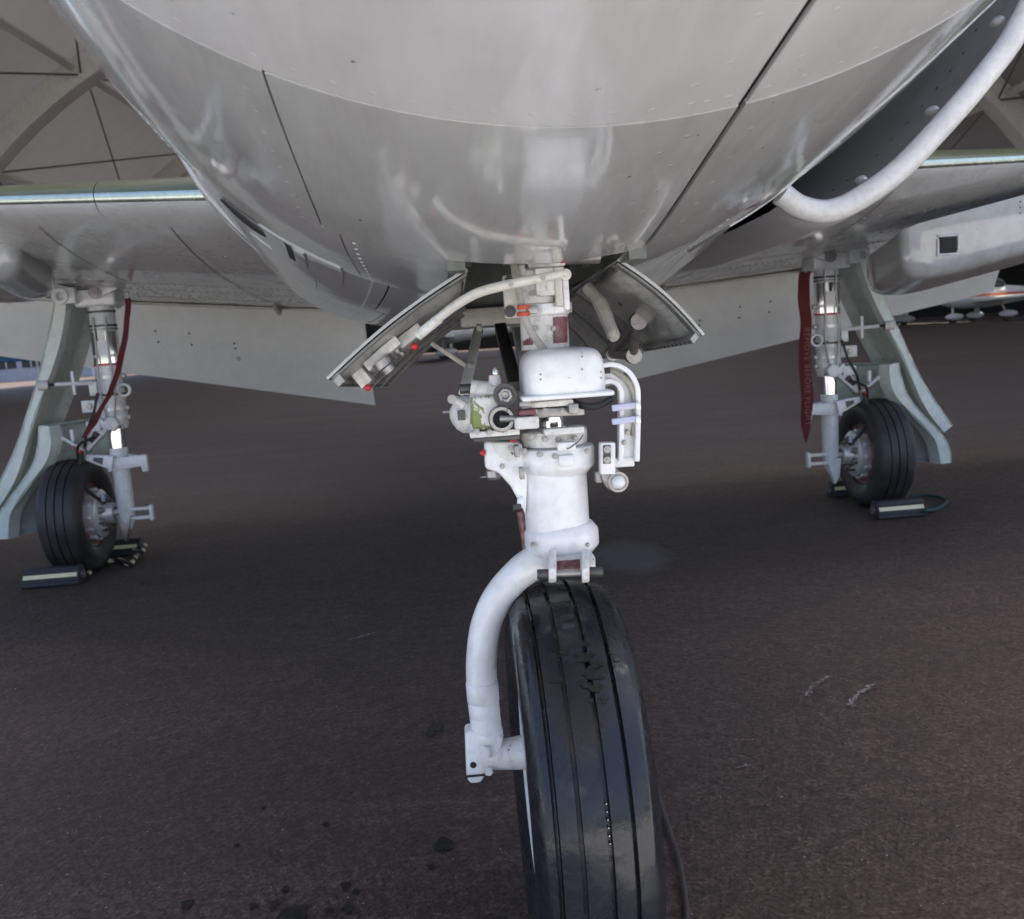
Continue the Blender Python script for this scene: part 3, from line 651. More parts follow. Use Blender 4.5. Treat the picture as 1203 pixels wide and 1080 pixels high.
# ------------------------------------------------------------------ nose landing gear
def K(Y): return Y/FPX
def ab(mb, px, py, Y, wpx, hpx, d, rot=0):
    c = P(px, py, Y); k = K(Y)/2; r_ = rad(rot); ax = EX*math.cos(r_) - EZ*math.sin(r_); az = EZ*math.cos(r_) + EX*math.sin(r_)
    mb.box(c, ax*(wpx*k), EY*(d/2), az*(hpx*k)); return mb
def vz(py, Y, px=655): return P(px, py, Y).z
NY = 1.25
ax0 = P(652, 420, NY)
nose = MB()
axx = ax0.x; 
def vlathe(mb, px, prof, Y=NY, n=40, pyref=None):
    """vertical lathe; prof of (pixel row, pixel radius)"""
    c = P(px, prof[0][0], Y); k = K(Y); z0 = c.z
    mb.lathe(c, EZ, [(vz(py, Y, px)-z0, r*k) for py, r in prof], n); return mb
# barrel, the body of the gear
vlathe(nose, 656.5, [(640,38),(575,38.5),(544,38.5)])
vlathe(nose, 654, [(560,34),(553,40),(548,45),(545,46),(528,46.5),(524,45),(523,40)])
vlathe(nose, 661, [(650,28),(648,37),(640,44),(638,44.5),(624,44.5),(622,44),(614,38),(611,33)])
gear = obj('nose_landing_gear', nose, M['white'], jet, ang=50)
def ng(name, mb, mat, bevel=0, **kw): return obj(name, mb, M[mat] if isinstance(mat, str) else mat, gear, bevel=bevel, **kw)
mb = MB(); vlathe(mb, 651, [(523,36),(521,39),(512,40),(505,40),(503,38),(502,30)]); ng('swivel_flange', mb, 'whitedirty', ang=40)
mb = MB(); ab(mb, 662, 506, 1.195, 48, 8, .02); ng('flange_tab', mb, 'whitedirty', .002)
mb = MB(); ab(mb, 665, 524, 1.19, 22, 10, .018); ng('flange_tab', mb, 'white', .002)
mb = MB(); ab(mb, 665, 541, 1.197, 19, 14, .012); ng('boss_pad', mb, 'white', .003)
mb = MB(); vlathe(mb, 649, [(505,17),(480,17)]); ng('chrome_piston', mb, 'chrome')
mb = MB(); ab(mb, 651, 482, 1.25, 62, 11, .08); ng('clamp_plate', mb, 'steel', .002)
mb = MB(); ab(mb, 640, 473, 1.23, 60, 7, .07); ng('clamp_plate', mb, 'whitedirty', .002)
mb = MB(); ab(mb, 616, 474, 1.19, 14, 7, .03); ng('clamp_ear', mb, 'steel', .002)
mb = MB(); ab(mb, 673, 480, 1.20, 12, 12, .02); ng('clamp_ear', mb, 'steel', .002)
mb = MB(); ab(mb, 618, 496, 1.195, 29, 15, .03); ng('steering_link', mb, 'whitedirty', .003)
mb = MB(); ab(mb, 619, 484, 1.19, 20, 6, .02); ng('link_bracket', mb, 'maroon', .001)
# steering-motor cover
def cov(u, v):
    # super-ellipsoid half shell
    t = v*math.pi*2; f_ = u*math.pi/2; e1, e2 = .38, .42
    sg = lambda x, e: math.copysign(abs(x)**e, x)
    c = P(660, 461, 1.235); k = K(1.19)
    cx = sg(math.cos(f_), e1)*sg(math.cos(t), e2)*49*k; cy = sg(math.cos(f_), e1)*sg(math.sin(t), e2)*.065; cz = sg(math.sin(f_), e1)*54*k
    return c + EX*cx + EY*cy + EZ*cz
mb = MB(); mb.grid(cov, 20, 64); cover = ng('steering_cover', mb, 'white', ang=70)
mb = MB(); ab(mb, 660, 462, 1.235, 104, 6, .138); ng('cover_flange', mb, 'white', .0028, seg=3)
for px, py in ((635,440),(635,446),(684,414),(684,419),(684,434),(706,437),(706,444)):
    mb = MB(); mb.lathe(P(px, py, 1.1705), -EY, [(0,.0016),(.0012,.0014)], 8); ng('cover_screw', mb, 'steel')
# upper strut
mb = MB(); vlathe(mb, 641, [(410,28),(372,28),(370,30),(358,30),(356,27),(318,27),(300,27)], 1.29); ng('upper_strut', mb, 'whitedirty', ang=40)
for a0, a1 in ((342,356),(374,404)):
    for t0_, t1_ in ((200,238),(285,330)):
        mb = MB(); c = P(641, 400, 1.29); k = K(1.29)
        mb.grid(lambda u, v: Vector((P(641, a0+(a1-a0)*v, 1.29).x + math.cos(rad(t0_+(t1_-t0_)*u))*28.6*k, c.y + math.sin(rad(t0_+(t1_-t0_)*u))*28.6*k, vz(a0+(a1-a0)*v, 1.29, 641))), 10, 1)
        ng('maroon_placard', mb, 'maroon', recalc=False)
mb = MB(); vlathe(mb, 641, [(369,31),(358,31)], 1.29); ng('strut_clamp', mb, 'alu')
mb = MB(); ab(mb, 641, 330, 1.255, 26, 36, .02); ng('strut_lug', mb, 'whitedirty', .004)
mb = MB(); ab(mb, 657, 335, 1.25, 12, 50, .016); ng('strut_rail', mb, 'cream', .003)
mb = MB(); ab(mb, 602, 349, 1.28, 21, 50, .012); pl = ng('side_plate', mb, 'cream', .003)
for py in (331, 366):
    mb = MB(); mb.lathe(P(599, py, 1.273), -EY, [(0,.008),(.004,.008),(.004,.004),(.008,.004)], 14); ng('plate_bolt', mb, 'darksteel')
mb = MB(); ab(mb, 640, 311, 1.25, 44, 10, .05); ng('trunnion_block', mb, 'steel', .004)
mb = MB(); mb.tube([P(590,303,1.27), P(705,300,1.27)], .011, 14); ng('trunnion_pin', mb, 'steel')
# curved door link
lk = sm([P(497,389,1.20), P(512,377,1.19), P(535,359,1.175), P(562,344,1.165), P(600,334,1.16), P(640,326,1.16), P(664,321,1.16)], 6)
mb = MB(); mb.tube(lk, [.0048+.0014*math.sin(i/len(lk)*math.pi) for i in range(len(lk))], 14); ng('door_link', mb, 'cream')
mb = MB(); mb.lathe(P(664,323,1.165), -EY, [(-.006,.007),(.006,.007),(.006,.0035),(.011,.0035)], 16); ng('link_end', mb, 'cream')
mb = MB(); mb.lathe(P(499,388,1.195), (P(515,375,1.19)-P(499,388,1.195)), [(-.012,.0065),(.025,.0065)], 14); ng('link_sleeve', mb, 'whitedirty')
mb = MB(); ab(mb, 665, 346, 1.17, 7, 36, .010); ng('drop_link', mb, 'whitedirty', .002)
for px, py in ((638,327),(600,334)):
    mb = MB(); mb.lathe(P(px,py,1.154), -EY, [(0,.003),(.002,.003)], 10); ng('link_rivet', mb, 'steel')
mb = MB(); mb.lathe(P(662,309,1.2), EZ, [(0,.004),(.012,.004)], 10); ng('red_cap', mb, 'red')
mb = MB(); mb.tube(sm([P(603,305,1.25), P(607,330,1.235), P(612,355,1.225), P(616,372,1.22), P(625,392,1.22), P(640,412,1.225)], 6), .0052, 10); ng('hydraulic_hose', mb, 'hose')
for py in (361, 369):
    mb = MB(); c = P(615, py, 1.222); mb.lathe(c - EZ*.0028, EZ, [(0,.0085),(.0056,.0085)], 14); ng('hose_clip', mb, 'orange', .001)
mb = MB(); ab(mb, 625, 364, 1.23, 14, 10, .012); ng('hose_bracket', mb, 'steel', .002)
# right-hand bent arm: an open channel with two flanges
path = [(704,440),(718,438),(730,444),(737,456),(738,470),(738,500),(737,541)]
cpt = sm([P(a_, b_, 1.225) for a_, b_ in path], 6)
def channel(off0, off1, d0, d1):
    mb = MB(); n = len(cpt); vv = []; ff = []
    for i in range(n):
        t = (cpt[min(i+1,n-1)] - cpt[max(i-1,0)]).normalized(); s = t.cross(EY).normalized()
        for o_, d_ in ((off0,d0),(off1,d0),(off1,d1),(off0,d1)): vv.append(cpt[i] + s*o_ + EY*d_)
    for i in range(n-1):
        for k in range(4): ff.append((4*i+k, 4*i+(k+1)%4, 4*i+4+(k+1)%4, 4*i+4+k))
    mb.add(vv, ff + [(0,1,2,3), (4*n-1,4*n-2,4*n-3,4*n-4)]); return mb
ng('bent_arm', channel(-.0125, .0125, .0, .012), 'white', .001)
ng('arm_flange', channel(-.014, -.0075, -.014, -.0002), 'white', .0015); ng('arm_flange', channel(.0075, .014, -.014, -.0002), 'white', .0015)
for py in (478, 494):
    mb = MB(); ab(mb, 733, py, 1.203, 29, 7.5, .006, -3); ng('arm_band', mb, 'clampblue', .0015)
    mb = MB(); ab(mb, 749, py-1, 1.205, 6, 9, .012); ng('band_buckle', mb, 'alu', .001)
mb = MB(); mb.tube(sm([P(708,434,1.23), P(722,437,1.225), P(738,449,1.22), P(745,466,1.22), P(747,492,1.22), P(744,512,1.225)], 6), .0042, 10); ng('arm_hose', mb, 'hose')
mb = MB(); mb.tube(sm([P(712,431,1.235), P(726,434,1.23), P(741,447,1.225), P(748,466,1.225), P(750,500,1.23)], 6), .0026, 8); ng('arm_cable', mb, 'black')
mb = MB(); ab(mb, 712, 434, 1.225, 8, 10, .014); ng('hose_ferrule', mb, 'black', .001)
mb = MB(); mb.tube(sm([P(672,470,1.22), P(685,477,1.21), P(702,477,1.21), P(718,469,1.22)], 6), .0045, 10); ng('loop_hose', mb, 'black')
mb = MB(); ab(mb, 713, 538, 1.215, 18, 38, .018, 3); ng('lamp_bracket', mb, 'white', .002)
mb = MB(); ab(mb, 727, 543, 1.228, 36, 12, .012); ng('bracket_arm', mb, 'white', .002)
mb = MB(); ab(mb, 713, 534, 1.2055, 9, 22, .002, 3); ng('bracket_recess', mb, 'darksteel')
for py in (528, 540):
    mb = MB(); mb.lathe(P(713,py,1.204), -EY, [(0,.0048),(.004,.0045),(.004,.002),(.006,.002)], 12); ng('bracket_bolt', mb, 'steel')
mb = MB(); q = [P(a_, b_, 1.215) for a_, b_ in ((706,548),(721,547),(738,563),(735,572),(724,580),(713,574),(707,563))]; mb.prism(q, EY*.014); ng('lamp_housing', mb, 'steel', .003)
mb = MB(); mb.lathe(P(726,566,1.214), -EY, [(0,.0135),(.004,.0135),(.004,.0105),(.002,.0105)], 24); ng('lamp_ring', mb, 'steel')
mb = MB(); mb.lathe(P(726,566,1.212), -EY, [(0,.0088),(.008,.0086),(.0115,.0062),(.0125,.002)], 24); ng('lamp_lens', mb, 'lens', ang=60)
mb = MB(); ab(mb, 703, 560, 1.23, 8, 14, .014); ng('side_nut', mb, 'steel', .002)
# steering motor on the left
mb = MB(); A_, B_ = P(532,486,1.235), P(600,488,1.235); d_ = (B_-A_).normalized(); mb.lathe(A_, d_, [(-.004,.006),(0,.014),(.006,.021),(.014,.0255),(.05,.0255),(.072,.0255),(.074,.02)], 28); motor = ng('steering_motor', mb, 'whitedirty', ang=45)
mb = MB(); mb.lathe(A_ + d_*.024, d_, [(0,.0262),(.020,.0264),(.028,.0260)], 28); ng('chipped_paint_patch', mb, 'chipgreen', ang=45)
mb = MB(); mb.lathe(A_ + d_*.0235 - EZ*.014 - EY*.005, d_, [(0,.0185),(.030,.0185)], 20); ng('motor_shoe', mb, 'whitedirty', .001)
mb = MB(); ab(mb, 542, 488, 1.207, 9, 12, .003); ng('data_plate', mb, 'darksteel', .0005)
mb = MB(); mb.lathe(P(527,484,1.235), -EX, [(-.004,.0028),(.008,.0022)], 10); ng('motor_spindle', mb, 'steel')
mb = MB(); mb.tube(sm([P(534,470,1.22), P(540,474,1.215), P(546,478,1.212)], 4), .006, 10); ng('banjo_fitting', mb, 'whitedirty')
mb = MB(); mb.lathe(P(531,469,1.215), -EY, [(-.004,.006),(.004,.006),(.004,.003),(.007,.003)], 12); ng('banjo_bolt', mb, 'steel')
mb = MB(); mb.tube([P(553,457,1.225), P(590,462,1.225)], .0125, 18); ng('valve_body', mb, 'whitedirty')
mb = MB(); mb.lathe(P(540,457.5,1.225), EX, [(0,.0065),(.016,.0065)], 14); ng('valve_plug', mb, 'darksteel', .001)
mb = MB(); vlathe(mb, 582, [(460,8),(448,7.5),(441,6.5),(440,5)], 1.225, 16); ng('bleed_port', mb, 'whitedirty')
mb = MB(); vlathe(mb, 582, [(440,4),(438,4.4),(435,3.4),(432,1.6)], 1.225, 12); ng('bleed_nipple', mb, 'chrome')
mb = MB(); mb.lathe(P(593,464,1.200), -EY, [(-.02,.0135),(.0,.0135),(.005,.012),(.005,.0095),(.012,.0095),(.012,.0055),(.006,.005)], 6); ng('hex_port', mb, 'steel', .0008)
mb = MB(); mb.lathe(P(593,464,1.1995), -EY, [(.0055,.0125),(.006,.0148),(.003,.015),(0,.015)], 20); ng('lock_ring', mb, 'darksteel')
mb = MB(); mb.lathe(P(589,492,1.196), -EY, [(-.03,.017),(.006,.017),(.009,.0155),(.009,.0115),(-.004,.011)], 28); ng('drive_port', mb, 'steel', ang=40)
mb = MB(); mb.lathe(P(589,492,1.196), -EY, [(.0,.0108),(.0015,.0108)], 24); ng('drive_port_bore', mb, 'seam')
mb = MB(); mb.tube([P(588,492,1.190), P(606,492,1.186)], [.0052,.0038], 14); ng('drive_shaft', mb, 'steel')
mb = MB(); ab(mb, 580, 507, 1.225, 58, 7, .06); ng('mount_plate', mb, 'whitedirty', .0015)
mb = MB(); ab(mb, 582, 513, 1.225, 54, 5, .055); ng('mount_shim', mb, 'darksteel', .001)
mb = MB(); ab(mb, 570, 484, 1.225, 34, 40, .05); ng('gearbox_body', mb, 'chipgreen', .006, seg=3)
mb = MB(); mb.lathe(P(571,477,1.205), -EY, [(-.01,.0065),(.004,.006),(.005,.003)], 12); ng('boss', mb, 'whitedirty')
# gusset bracket between motor mount and barrel
q = [P(a_, b_, 1.222) for a_, b_ in ((569,519),(600,519),(613,521),(620,560),(618,606),(610,590),(600,572),(592,563),(586,556),(570,551))]
mb = MB(); mb.prism(q, EY*.03); ng('gusset_bracket', mb, 'white', .004, seg=3)
mb = MB(); q = [P(a_, b_, 1.221) for a_, b_ in ((578,521),(606,521),(608,541),(598,543),(588,538),(581,530))]; mb.prism(q, EY*.002); ng('gusset_recess', mb, 'whitedirty')
mb = MB(); ab(mb, 607, 530, 1.215, 6, 14, .014); ng('gusset_clip', mb, 'steel', .001)
mb = MB(); vlathe(mb, 580, [(563,7),(560,9.5),(553,9.5),(552,8)], 1.235, 6); ng('hex_nut', mb, 'steel')
mb = MB(); mb.sph(P(567,532,1.222), .0042, 10, 6); ng('red_cap', mb, 'red')
mb = MB(); ab(mb, 602, 518, 1.235, 8, 8, .02); ng('red_tag', mb, 'red', .001)
mb = MB(); ab(mb, 613, 556, 1.21, 6, 14, .012); ng('clip', mb, 'steel', .001)
mb = MB(); mb.sph(P(612,590,1.22), .0055, 10, 8, (1,1,1.5)); ng('grease_cap', mb, 'white')
mb = MB(); mb.lathe(P(607,596,1.215), -EX, [(-.006,.0042),(.005,.0042)], 8); ng('grease_nipple', mb, 'darksteel')
mb = MB(); mb.tube([P(613,600,1.27), P(617,625,1.27), P(621,650,1.27)], .0075, 10); ng('red_hose', mb, 'maroon')
for px, py, Y_, r_ in ((625,513,1.212,.003),(640,516,1.206,.003),(656,517,1.204,.003),(676,515,1.206,.003),(616,530,1.210,.0028),(634,534,1.200,.0028),(652,536,1.197,.0028),(690,530,1.203,.0028),(640,483,1.209,.003),(660,483,1.209,.003),(628,484,1.209,.003),(626,640,1.212,.0022),(690,640,1.210,.0022),(575,508,1.194,.0028),(560,507,1.194,.0028),(600,526,1.221,.0025),(590,548,1.221,.0025),(733,520,1.21,.0025),(737,508,1.222,.003),(625,345,1.262,.003),(655,352,1.262,.003),(628,386,1.258,.0025),(650,386,1.256,.0025)):
    mb = MB(); mb.lathe(P(px, py, Y_), -EY, [(-.002,r_*1.5),(.0012,r_*1.5),(.0012,r_),(.004,r_*.95)], 6); ng('bolt', mb, 'steel')
mb = MB(); mb.tube(sm([P(662,523,1.186), P(668,527,1.180), P(680,518,1.183), P(685,511,1.196)], 5), .0007, 6); ng('lock_wire', mb, 'darksteel')
mb = MB(); mb.tube(sm([P(634,506,1.196), P(641,511,1.190), P(652,509,1.188)], 5), .0007, 6); ng('lock_wire', mb, 'darksteel')
mb = MB(); mb.tube(sm([P(590,470,1.184), P(597,478,1.182), P(594,486,1.183)], 5), .0006, 6); ng('lock_wire', mb, 'darksteel')
# fork: swept tube beside the wheel
fk = sm([P(664,642,1.27), P(640,655,1.26), P(612,672,1.25), P(586,701,1.25), P(571,735,1.25), P(566,772,1.25), P(566,800,1.25), P(569,835,1.25), P(573,868,1.25)], 6)
nf = len(fk); mb = MB(); mb.tube(fk, [K(1.25)*(24-5*min(1, i/14.)) for i in range(nf)], 28); fork = ng('fork', mb, 'white', ang=60)
def ringat(i0, i1, r, name, mat):
    mb = MB(); a_, b_ = fk[i0], fk[i1]; L_ = (b_-a_).length; mb.lathe(a_, b_-a_, [(0,r*.97),(.0008,r),(L_-.0008,r),(L_,r*.97)], 28); ng(name, mb, mat, ang=60)
ringat(nf-13, nf-9, .0226, 'fork_sleeve', 'white'); ringat(nf-9, nf-6, .0218, 'fork_sleeve', 'white'); ringat(nf-5, nf-3, .0214, 'fork_sleeve', 'white'); ringat(nf-3, nf-1, .0225, 'fork_sleeve', 'white')
mb = MB(); q = [P(a_, b_, 1.232) for a_, b_ in ((546,862),(572,858),(592,868),(588,884),(571,900),(569,914),(565,921),(552,922),(548,914))]; mb.prism(q, EY*.036); ng('axle_clamp', mb, 'white', .005, seg=3)
mb = MB(); mb.tube([P(566,889,1.25), P(622,883,1.25)], [.018,.0245], 26); ng('axle_stub', mb, 'whitedirty')
mb = MB(); ab(mb, 558, 911.5, 1.2305, 23, 1.6, .004); ng('clamp_slot', mb, 'seam')
mb = MB(); mb.lathe(P(556,899,1.2315), -EY, [(-.001,.0045),(.0006,.0045)], 16); ng('clamp_hole', mb, 'seam')
mb = MB(); mb.lathe(P(574,905,1.232), -EY, [(-.004,.0062),(.006,.0062),(.007,.005)], 6); ng('clamp_bolt', mb, 'whitedirty')
mb = MB(); mb.tube([P(573,878,1.228), P(574,890,1.224)], .005, 10); ng('clamp_web', mb, 'whitedirty')
# towing pin and lugs
mb = MB(); mb.tube([P(631,675,1.16), P(708,672,1.16)], .0047, 16); ng('tow_pin', mb, 'steel')
for x0, x1 in ((631,646),(693,708)):
    mb = MB(); mb.tube([P(x0,675 if x0 < 650 else 672,1.16), P(x1,674.5 if x0 < 650 else 672.3,1.16)], .0066, 16); ng('pin_sleeve', mb, 'darksteel', .0005)
for px in (649, 688):
    q = [P(px-5.5, 646, 1.185), P(px+5.5, 646, 1.185), P(px+6.5, 672, 1.16), P(px+5, 683, 1.16), P(px-4, 684, 1.16), P(px-6, 672, 1.16)]
    mb = MB(); q2 = [P(px, 646, 1.20), P(px, 646, 1.178), P(px, 668, 1.150), P(px, 680, 1.150), P(px, 685, 1.158), P(px, 680, 1.170), P(px, 668, 1.175)]
    mb.prism([v - EX*.005 for v in q2], EX*.010); ng('pin_lug', mb, 'whitedirty', .002)
mb = MB(); ab(mb, 668, 660, 1.215, 60, 22, .05); ng('fork_crown', mb, 'whitedirty', .006, seg=3)
mb = MB(); ab(mb, 668, 665, 1.187, 28, 14, .004); ng('crown_face', mb, 'maroon', .001)
# brace legs behind
def bar(name, a_, b_, wd, dp, mat):
    a_, b_ = Vector(a_), Vector(b_); t = (b_-a_).normalized(); s = t.cross(EY).normalized(); u = s.cross(t); mb = MB(); mb.box((a_+b_)/2, s*wd, u*dp, (b_-a_)/2); return ng(name, mb, mat, .002)
bar('brace_leg', P(562,388,1.75), P(545,462,1.5), .0085, .006, 'white'); bar('brace_leg', P(608,388,1.75), P(626,470,1.5), .010, .006, 'white'); bar('brace_leg', P(588,385,1.8), P(606,455,1.55), .011, .010, 'darksteel')
bar('brace_stay', P(506,403,1.6), P(549,431,1.6), .004, .004, 'cream')
mb = MB(); ab(mb, 553, 433, 1.58, 8, 14, .006); ng('brace_clip', mb, 'steel', .001)
mb = MB(); mb.tube([P(560,387,1.74), P(566,387,1.74)], .010, 12); ng('brace_pivot', mb, 'cream')
# wheel and tyre
def tyre_profile(W, Rr, rim, grooves, gw=.0022, gd=.006):
    hw = W/2; pts_ = []; n = 96
    def crown(x):
        u = x/hw; return Rr - .052*Rr*abs(u)**2.2 - .22*Rr*max(0, abs(u)-.78)**1.7*3.4
    xs_ = [-hw*.985 + 2*hw*.985*i/n for i in range(n+1)]
    for g_ in grooves: xs_ += [g_*hw-gw*1.05, g_*hw-gw*.7, g_*hw, g_*hw+gw*.7, g_*hw+gw*1.05]
    xs_.sort()
    for x in xs_:
        r_ = crown(x)
        for g_ in grooves:
            if abs(x-g_*hw) <= gw*.75: r_ -= gd
        pts_.append((x, r_))
    side = lambda s: [(s*hw*1.0, Rr*.80), (s*hw*.985, Rr*.73), (s*hw*.92, Rr*.66), (s*hw*.82, rim*1.04), (s*hw*.70, rim)]
    return side(-1)[::-1] + pts_ + side(1)
def tyre(name, c, ax, W, Rr, rim, grooves, mat, par, n=96, gw=.0022, gd=.006):
    mb = MB(); mb.lathe(c, ax, tyre_profile(W, Rr, rim, grooves, gw, gd), n, closed=True); return obj(name, mb, mat, par, ang=32)
wc = AW(-.004, 0, .278)
tyre('tyre', wc, EX, .150, .278, .150, (-.66,-.30,.12,.50), M['tyre'], gear, gw=.0032, gd=.008)
mb = MB(); mb.lathe(wc, EX, [(-.058,.152),(-.062,.150),(-.058,.138),(-.040,.125),(-.035,.06),(-.05,.05),(-.05,.02),(.05,.02),(.05,.05),(.035,.06),(.04,.125),(.066,.138),(.070,.150),(.066,.152)], 48); ng('wheel_rim', mb, 'white', ang=35)
mb = MB()                                              # water beads by the groove
for i in range(6):
    t = rad(20-i*1.8); hw = .075; r_ = .2745; c = wc + EX*(.12*hw) - EY*(r_*math.cos(t)) + EZ*(r_*math.sin(t)); mb.sph(c - (c-wc).normalized()*.0006, .0015, 8, 6)
ng('water_beads', mb, 'chrome', kind='stuff')
def crown_r(x, W=.150, Rr=.278):
    u = x/(W/2); return Rr - .052*Rr*abs(u)**2.2 - .22*Rr*max(0, abs(u)-.78)**1.7*3.4
for xx, tt, ra, rb in ((.10,56,.011,.007),(.22,53,.006,.004),(.02,55,.004,.003),(.26,50,.007,.004),(-.22,58,.005,.004),(-.12,52,.004,.003),(.18,47,.009,.005),(.34,54,.004,.006),(.62,55,.004,.003),(.55,57,.003,.003),(.04,48,.006,.004),(.30,44,.005,.005),(-.40,50,.007,.003),(.12,51,.007,.008),(.15,60,.004,.004),(.08,44,.003,.003)):
    mb = MB(); x0 = xx*.075; n = 18; vv = []; off = random.random()*7
    for k in range(n+1):
        if k == 0: dx_, dt_ = 0, 0
        else:
            g_ = 2*math.pi*k/n; q_ = 1+.25*math.sin(3*g_+off)+.15*math.sin(5*g_+off); dx_, dt_ = math.cos(g_)*ra*q_, math.sin(g_)*rb*q_/.278
        r_ = crown_r(x0+dx_)+.0013; t = rad(tt)+dt_; vv.append(wc + EX*(x0+dx_) - EY*(r_*math.cos(t)) + EZ*(r_*math.sin(t)))
    mb.add(vv, [(0, k, k % n + 1) for k in range(1, n+1)]); ng('wet_splash', mb, 'oil', recalc=False)

# ------------------------------------------------------------------ main landing gear
def main_gear(sd, dz):
    A = lambda x, s, z: AW(sd*x, s, z)
    LX, LS = 1.60, 2.95; oz = dz
    mb = MB(); mb.lathe(A(LX,LS,0), EZ, [(.62,.050),(.64,.056),(.69,.056),(.70,.053),(.74,.053),(.75,.056),(.78,.056),(.785,.052),(.86,.052),(1.0,.054),(1.13+oz,.054),(1.14+oz,.05)], 28)
    leg = obj('main_landing_gear', mb, M['gearwhite'], jet, ang=40)
    def mg(name, mb, mat, bevel=0, **kw): return obj(name, mb, M[mat], leg, bevel=bevel, **kw)
    mb = MB(); mb.lathe(A(LX,LS,0), EZ, [(.90,.0555),(1.04,.0565)], 28); mg('polished_sleeve', mb, 'chrome')
    for z, m_ in ((.895,'red'),(1.045,'steel'),(1.06,'darksteel'),(.765,'darksteel'),(1.12,'darksteel')):
        mb = MB(); mb.lathe(A(LX,LS,z), EZ, [(0,.057),(.009,.057)], 28); mg('leg_band', mb, m_)
    mb = MB(); mb.lathe(A(LX,LS,0), EZ, [(.50,.036),(.64,.036)], 24); mg('chrome_piston', mb, 'chrome')
    mb = MB(); mb.lathe(A(LX,LS,0), EZ, [(.17,.014),(.20,.03),(.24,.036),(.45,.038),(.53,.039),(.535,.036)], 24); mg('lower_leg', mb, 'gearwhite', ang=45)
    # head of the leg
    z = 1.165+oz
    mb = MB(); mb.box(A(LX,LS,z), EX*.085, EY*.07, EZ*.05); mg('leg_head', mb, 'gearwhite', .012, seg=3)
    mb = MB(); mb.box(A(LX,LS+.02,z+.09), EX*.09, EY*.10, EZ*.07); mg('mounting_block', mb, 'bay', .01)
    mb = MB(); mb.lathe(A(LX-.02,LS-.098,z+.005), -EY, [(0,.026),(.012,.026),(.012,.017),(.02,.017),(.02,.006),(.026,.006)], 20); mg('pivot_boss', mb, 'steel')
    mb = MB(); mb.lathe(A(LX+.120,LS-.10,z), -EY, [(0,.034),(.022,.034),(.022,.017),(0,.017)], 24, closed=True); mg('jacking_lug', mb, 'gearwhite', .003)
    mb = MB(); mb.box(A(LX+.085,LS-.088,z), EX*.022, EY*.022, EZ*.033); mg('lug_web', mb, 'gearwhite', .002)
    a_, b_ = A(LX-.02,LS-.085,z+.01), A(LX-.17,LS-.07,z+.055); mb = MB(); mb.prism([a_+EZ*.02, b_+EZ*.014, b_-EZ*.016, a_-EZ*.03], -EY*.018); mg('lock_arm', mb, 'gearwhite', .004)
    mb = MB(); mb.lathe(A(LX-.14,LS-.098,z+.05), -EY, [(0,.018),(.014,.018),(.014,.01),(.02,.01)], 16); mg('lock_pin', mb, 'steel')
    mb = MB(); mb.prism([b_+EZ*.014, b_-EZ*.014, A(LX-.30,LS-.05,z+.065)], -EY*.014); mg('lock_spike', mb, 'gearwhite', .002)
    # clamp ring, tabs and rod to the door
    mb = MB(); mb.lathe(A(LX-.065,LS-.02,.785), -EY, [(0,.03),(.02,.03),(.02,.02),(0,.02)], 18, closed=True); mg('tie_ring', mb, 'gearwhite', .002)
    mb = MB(); mb.box(A(LX+.085,LS-.02,.725), EX*.038, EY*.012, EZ*.026); mg('switch_plate', mb, 'gearwhite', .003)
    mb = MB(); mb.lathe(A(LX+.09,LS-.032,.725), -EY, [(0,.014),(.01,.013)], 14); mg('switch', mb, 'steel')
    mb = MB(); mb.box(A(LX+.062,LS-.03,.80), EX*.016, EY*.014, EZ*.03); mg('rod_bracket', mb, 'gearwhite', .003)
    mb = MB(); mb.tube([A(LX+.06,LS-.04,.825), A(LX+.20,LS-.09,.83)], .009, 10); mg('door_rod', mb, 'gearwhite')
    mb = MB(); mb.tube([A(LX+.19,LS-.087,.83), A(LX+.235,LS-.10,.83)], .006, 8); mg('rod_end', mb, 'darksteel')
    mb = MB(); mb.box(A(LX+.13,LS-.066,.83), EX*.006, EY*.006, EZ*.05); mg('rod_cross', mb, 'gearwhite', .002)
    # torque links on the outboard side
    ap = A(LX+.135,LS-.03,.535)
    def link(a0, a1, name):
        t = (a1-a0).normalized(); s = t.cross(EY).normalized(); mb = MB(); n1, n2 = .032, .014
        mb.prism([a0+s*n1, a1+s*n2, a1-s*n2, a0-s*n1], EY*.05); mg(name, mb, 'gearwhite', .005)
        mb = MB(); m0 = a0*.65+a1*.35; m1 = a0*.3+a1*.7; mb.prism([m0+s*.016, m1+s*.008, m1-s*.008, m0-s*.016], -EY*.0015); mg('link_window', mb, 'darksteel')
    link(A(LX+.02,LS-.07,.655), ap, 'torque_link'); link(A(LX+.01,LS-.07,.475), ap - EZ*.03, 'torque_link')
    mb = MB(); mb.tube([ap-EY*.03, ap+EY*.06], .014, 12); mg('link_pin', mb, 'steel')
    mb = MB(); mb.lathe(A(LX-.01,LS-.06,.645), -EY, [(0,.034),(.02,.034),(.025,.028)], 6); mg('link_cap', mb, 'gearwhite', .004)
    mb = MB(); mb.sph(ap - EY*.045 + EZ*.0, .008, 10, 6); mg('red_cap', mb, 'red')
    mb = MB(); mb.sph(ap + EX*sd*.03 - EY*.03 + EZ*.02, .007, 10, 6); mg('red_cap', mb, 'orange')
    mb = MB(); mb.prism([A(LX-.13,LS-.05,.50), A(LX+.04,LS-.05,.495), A(LX+.04,LS-.05,.435), A(LX-.10,LS-.05,.45), A(LX-.105,LS-.05,.425), A(LX-.13,LS-.05,.425)], EY*.03); mg('lower_lug', mb, 'gearwhite', .004)
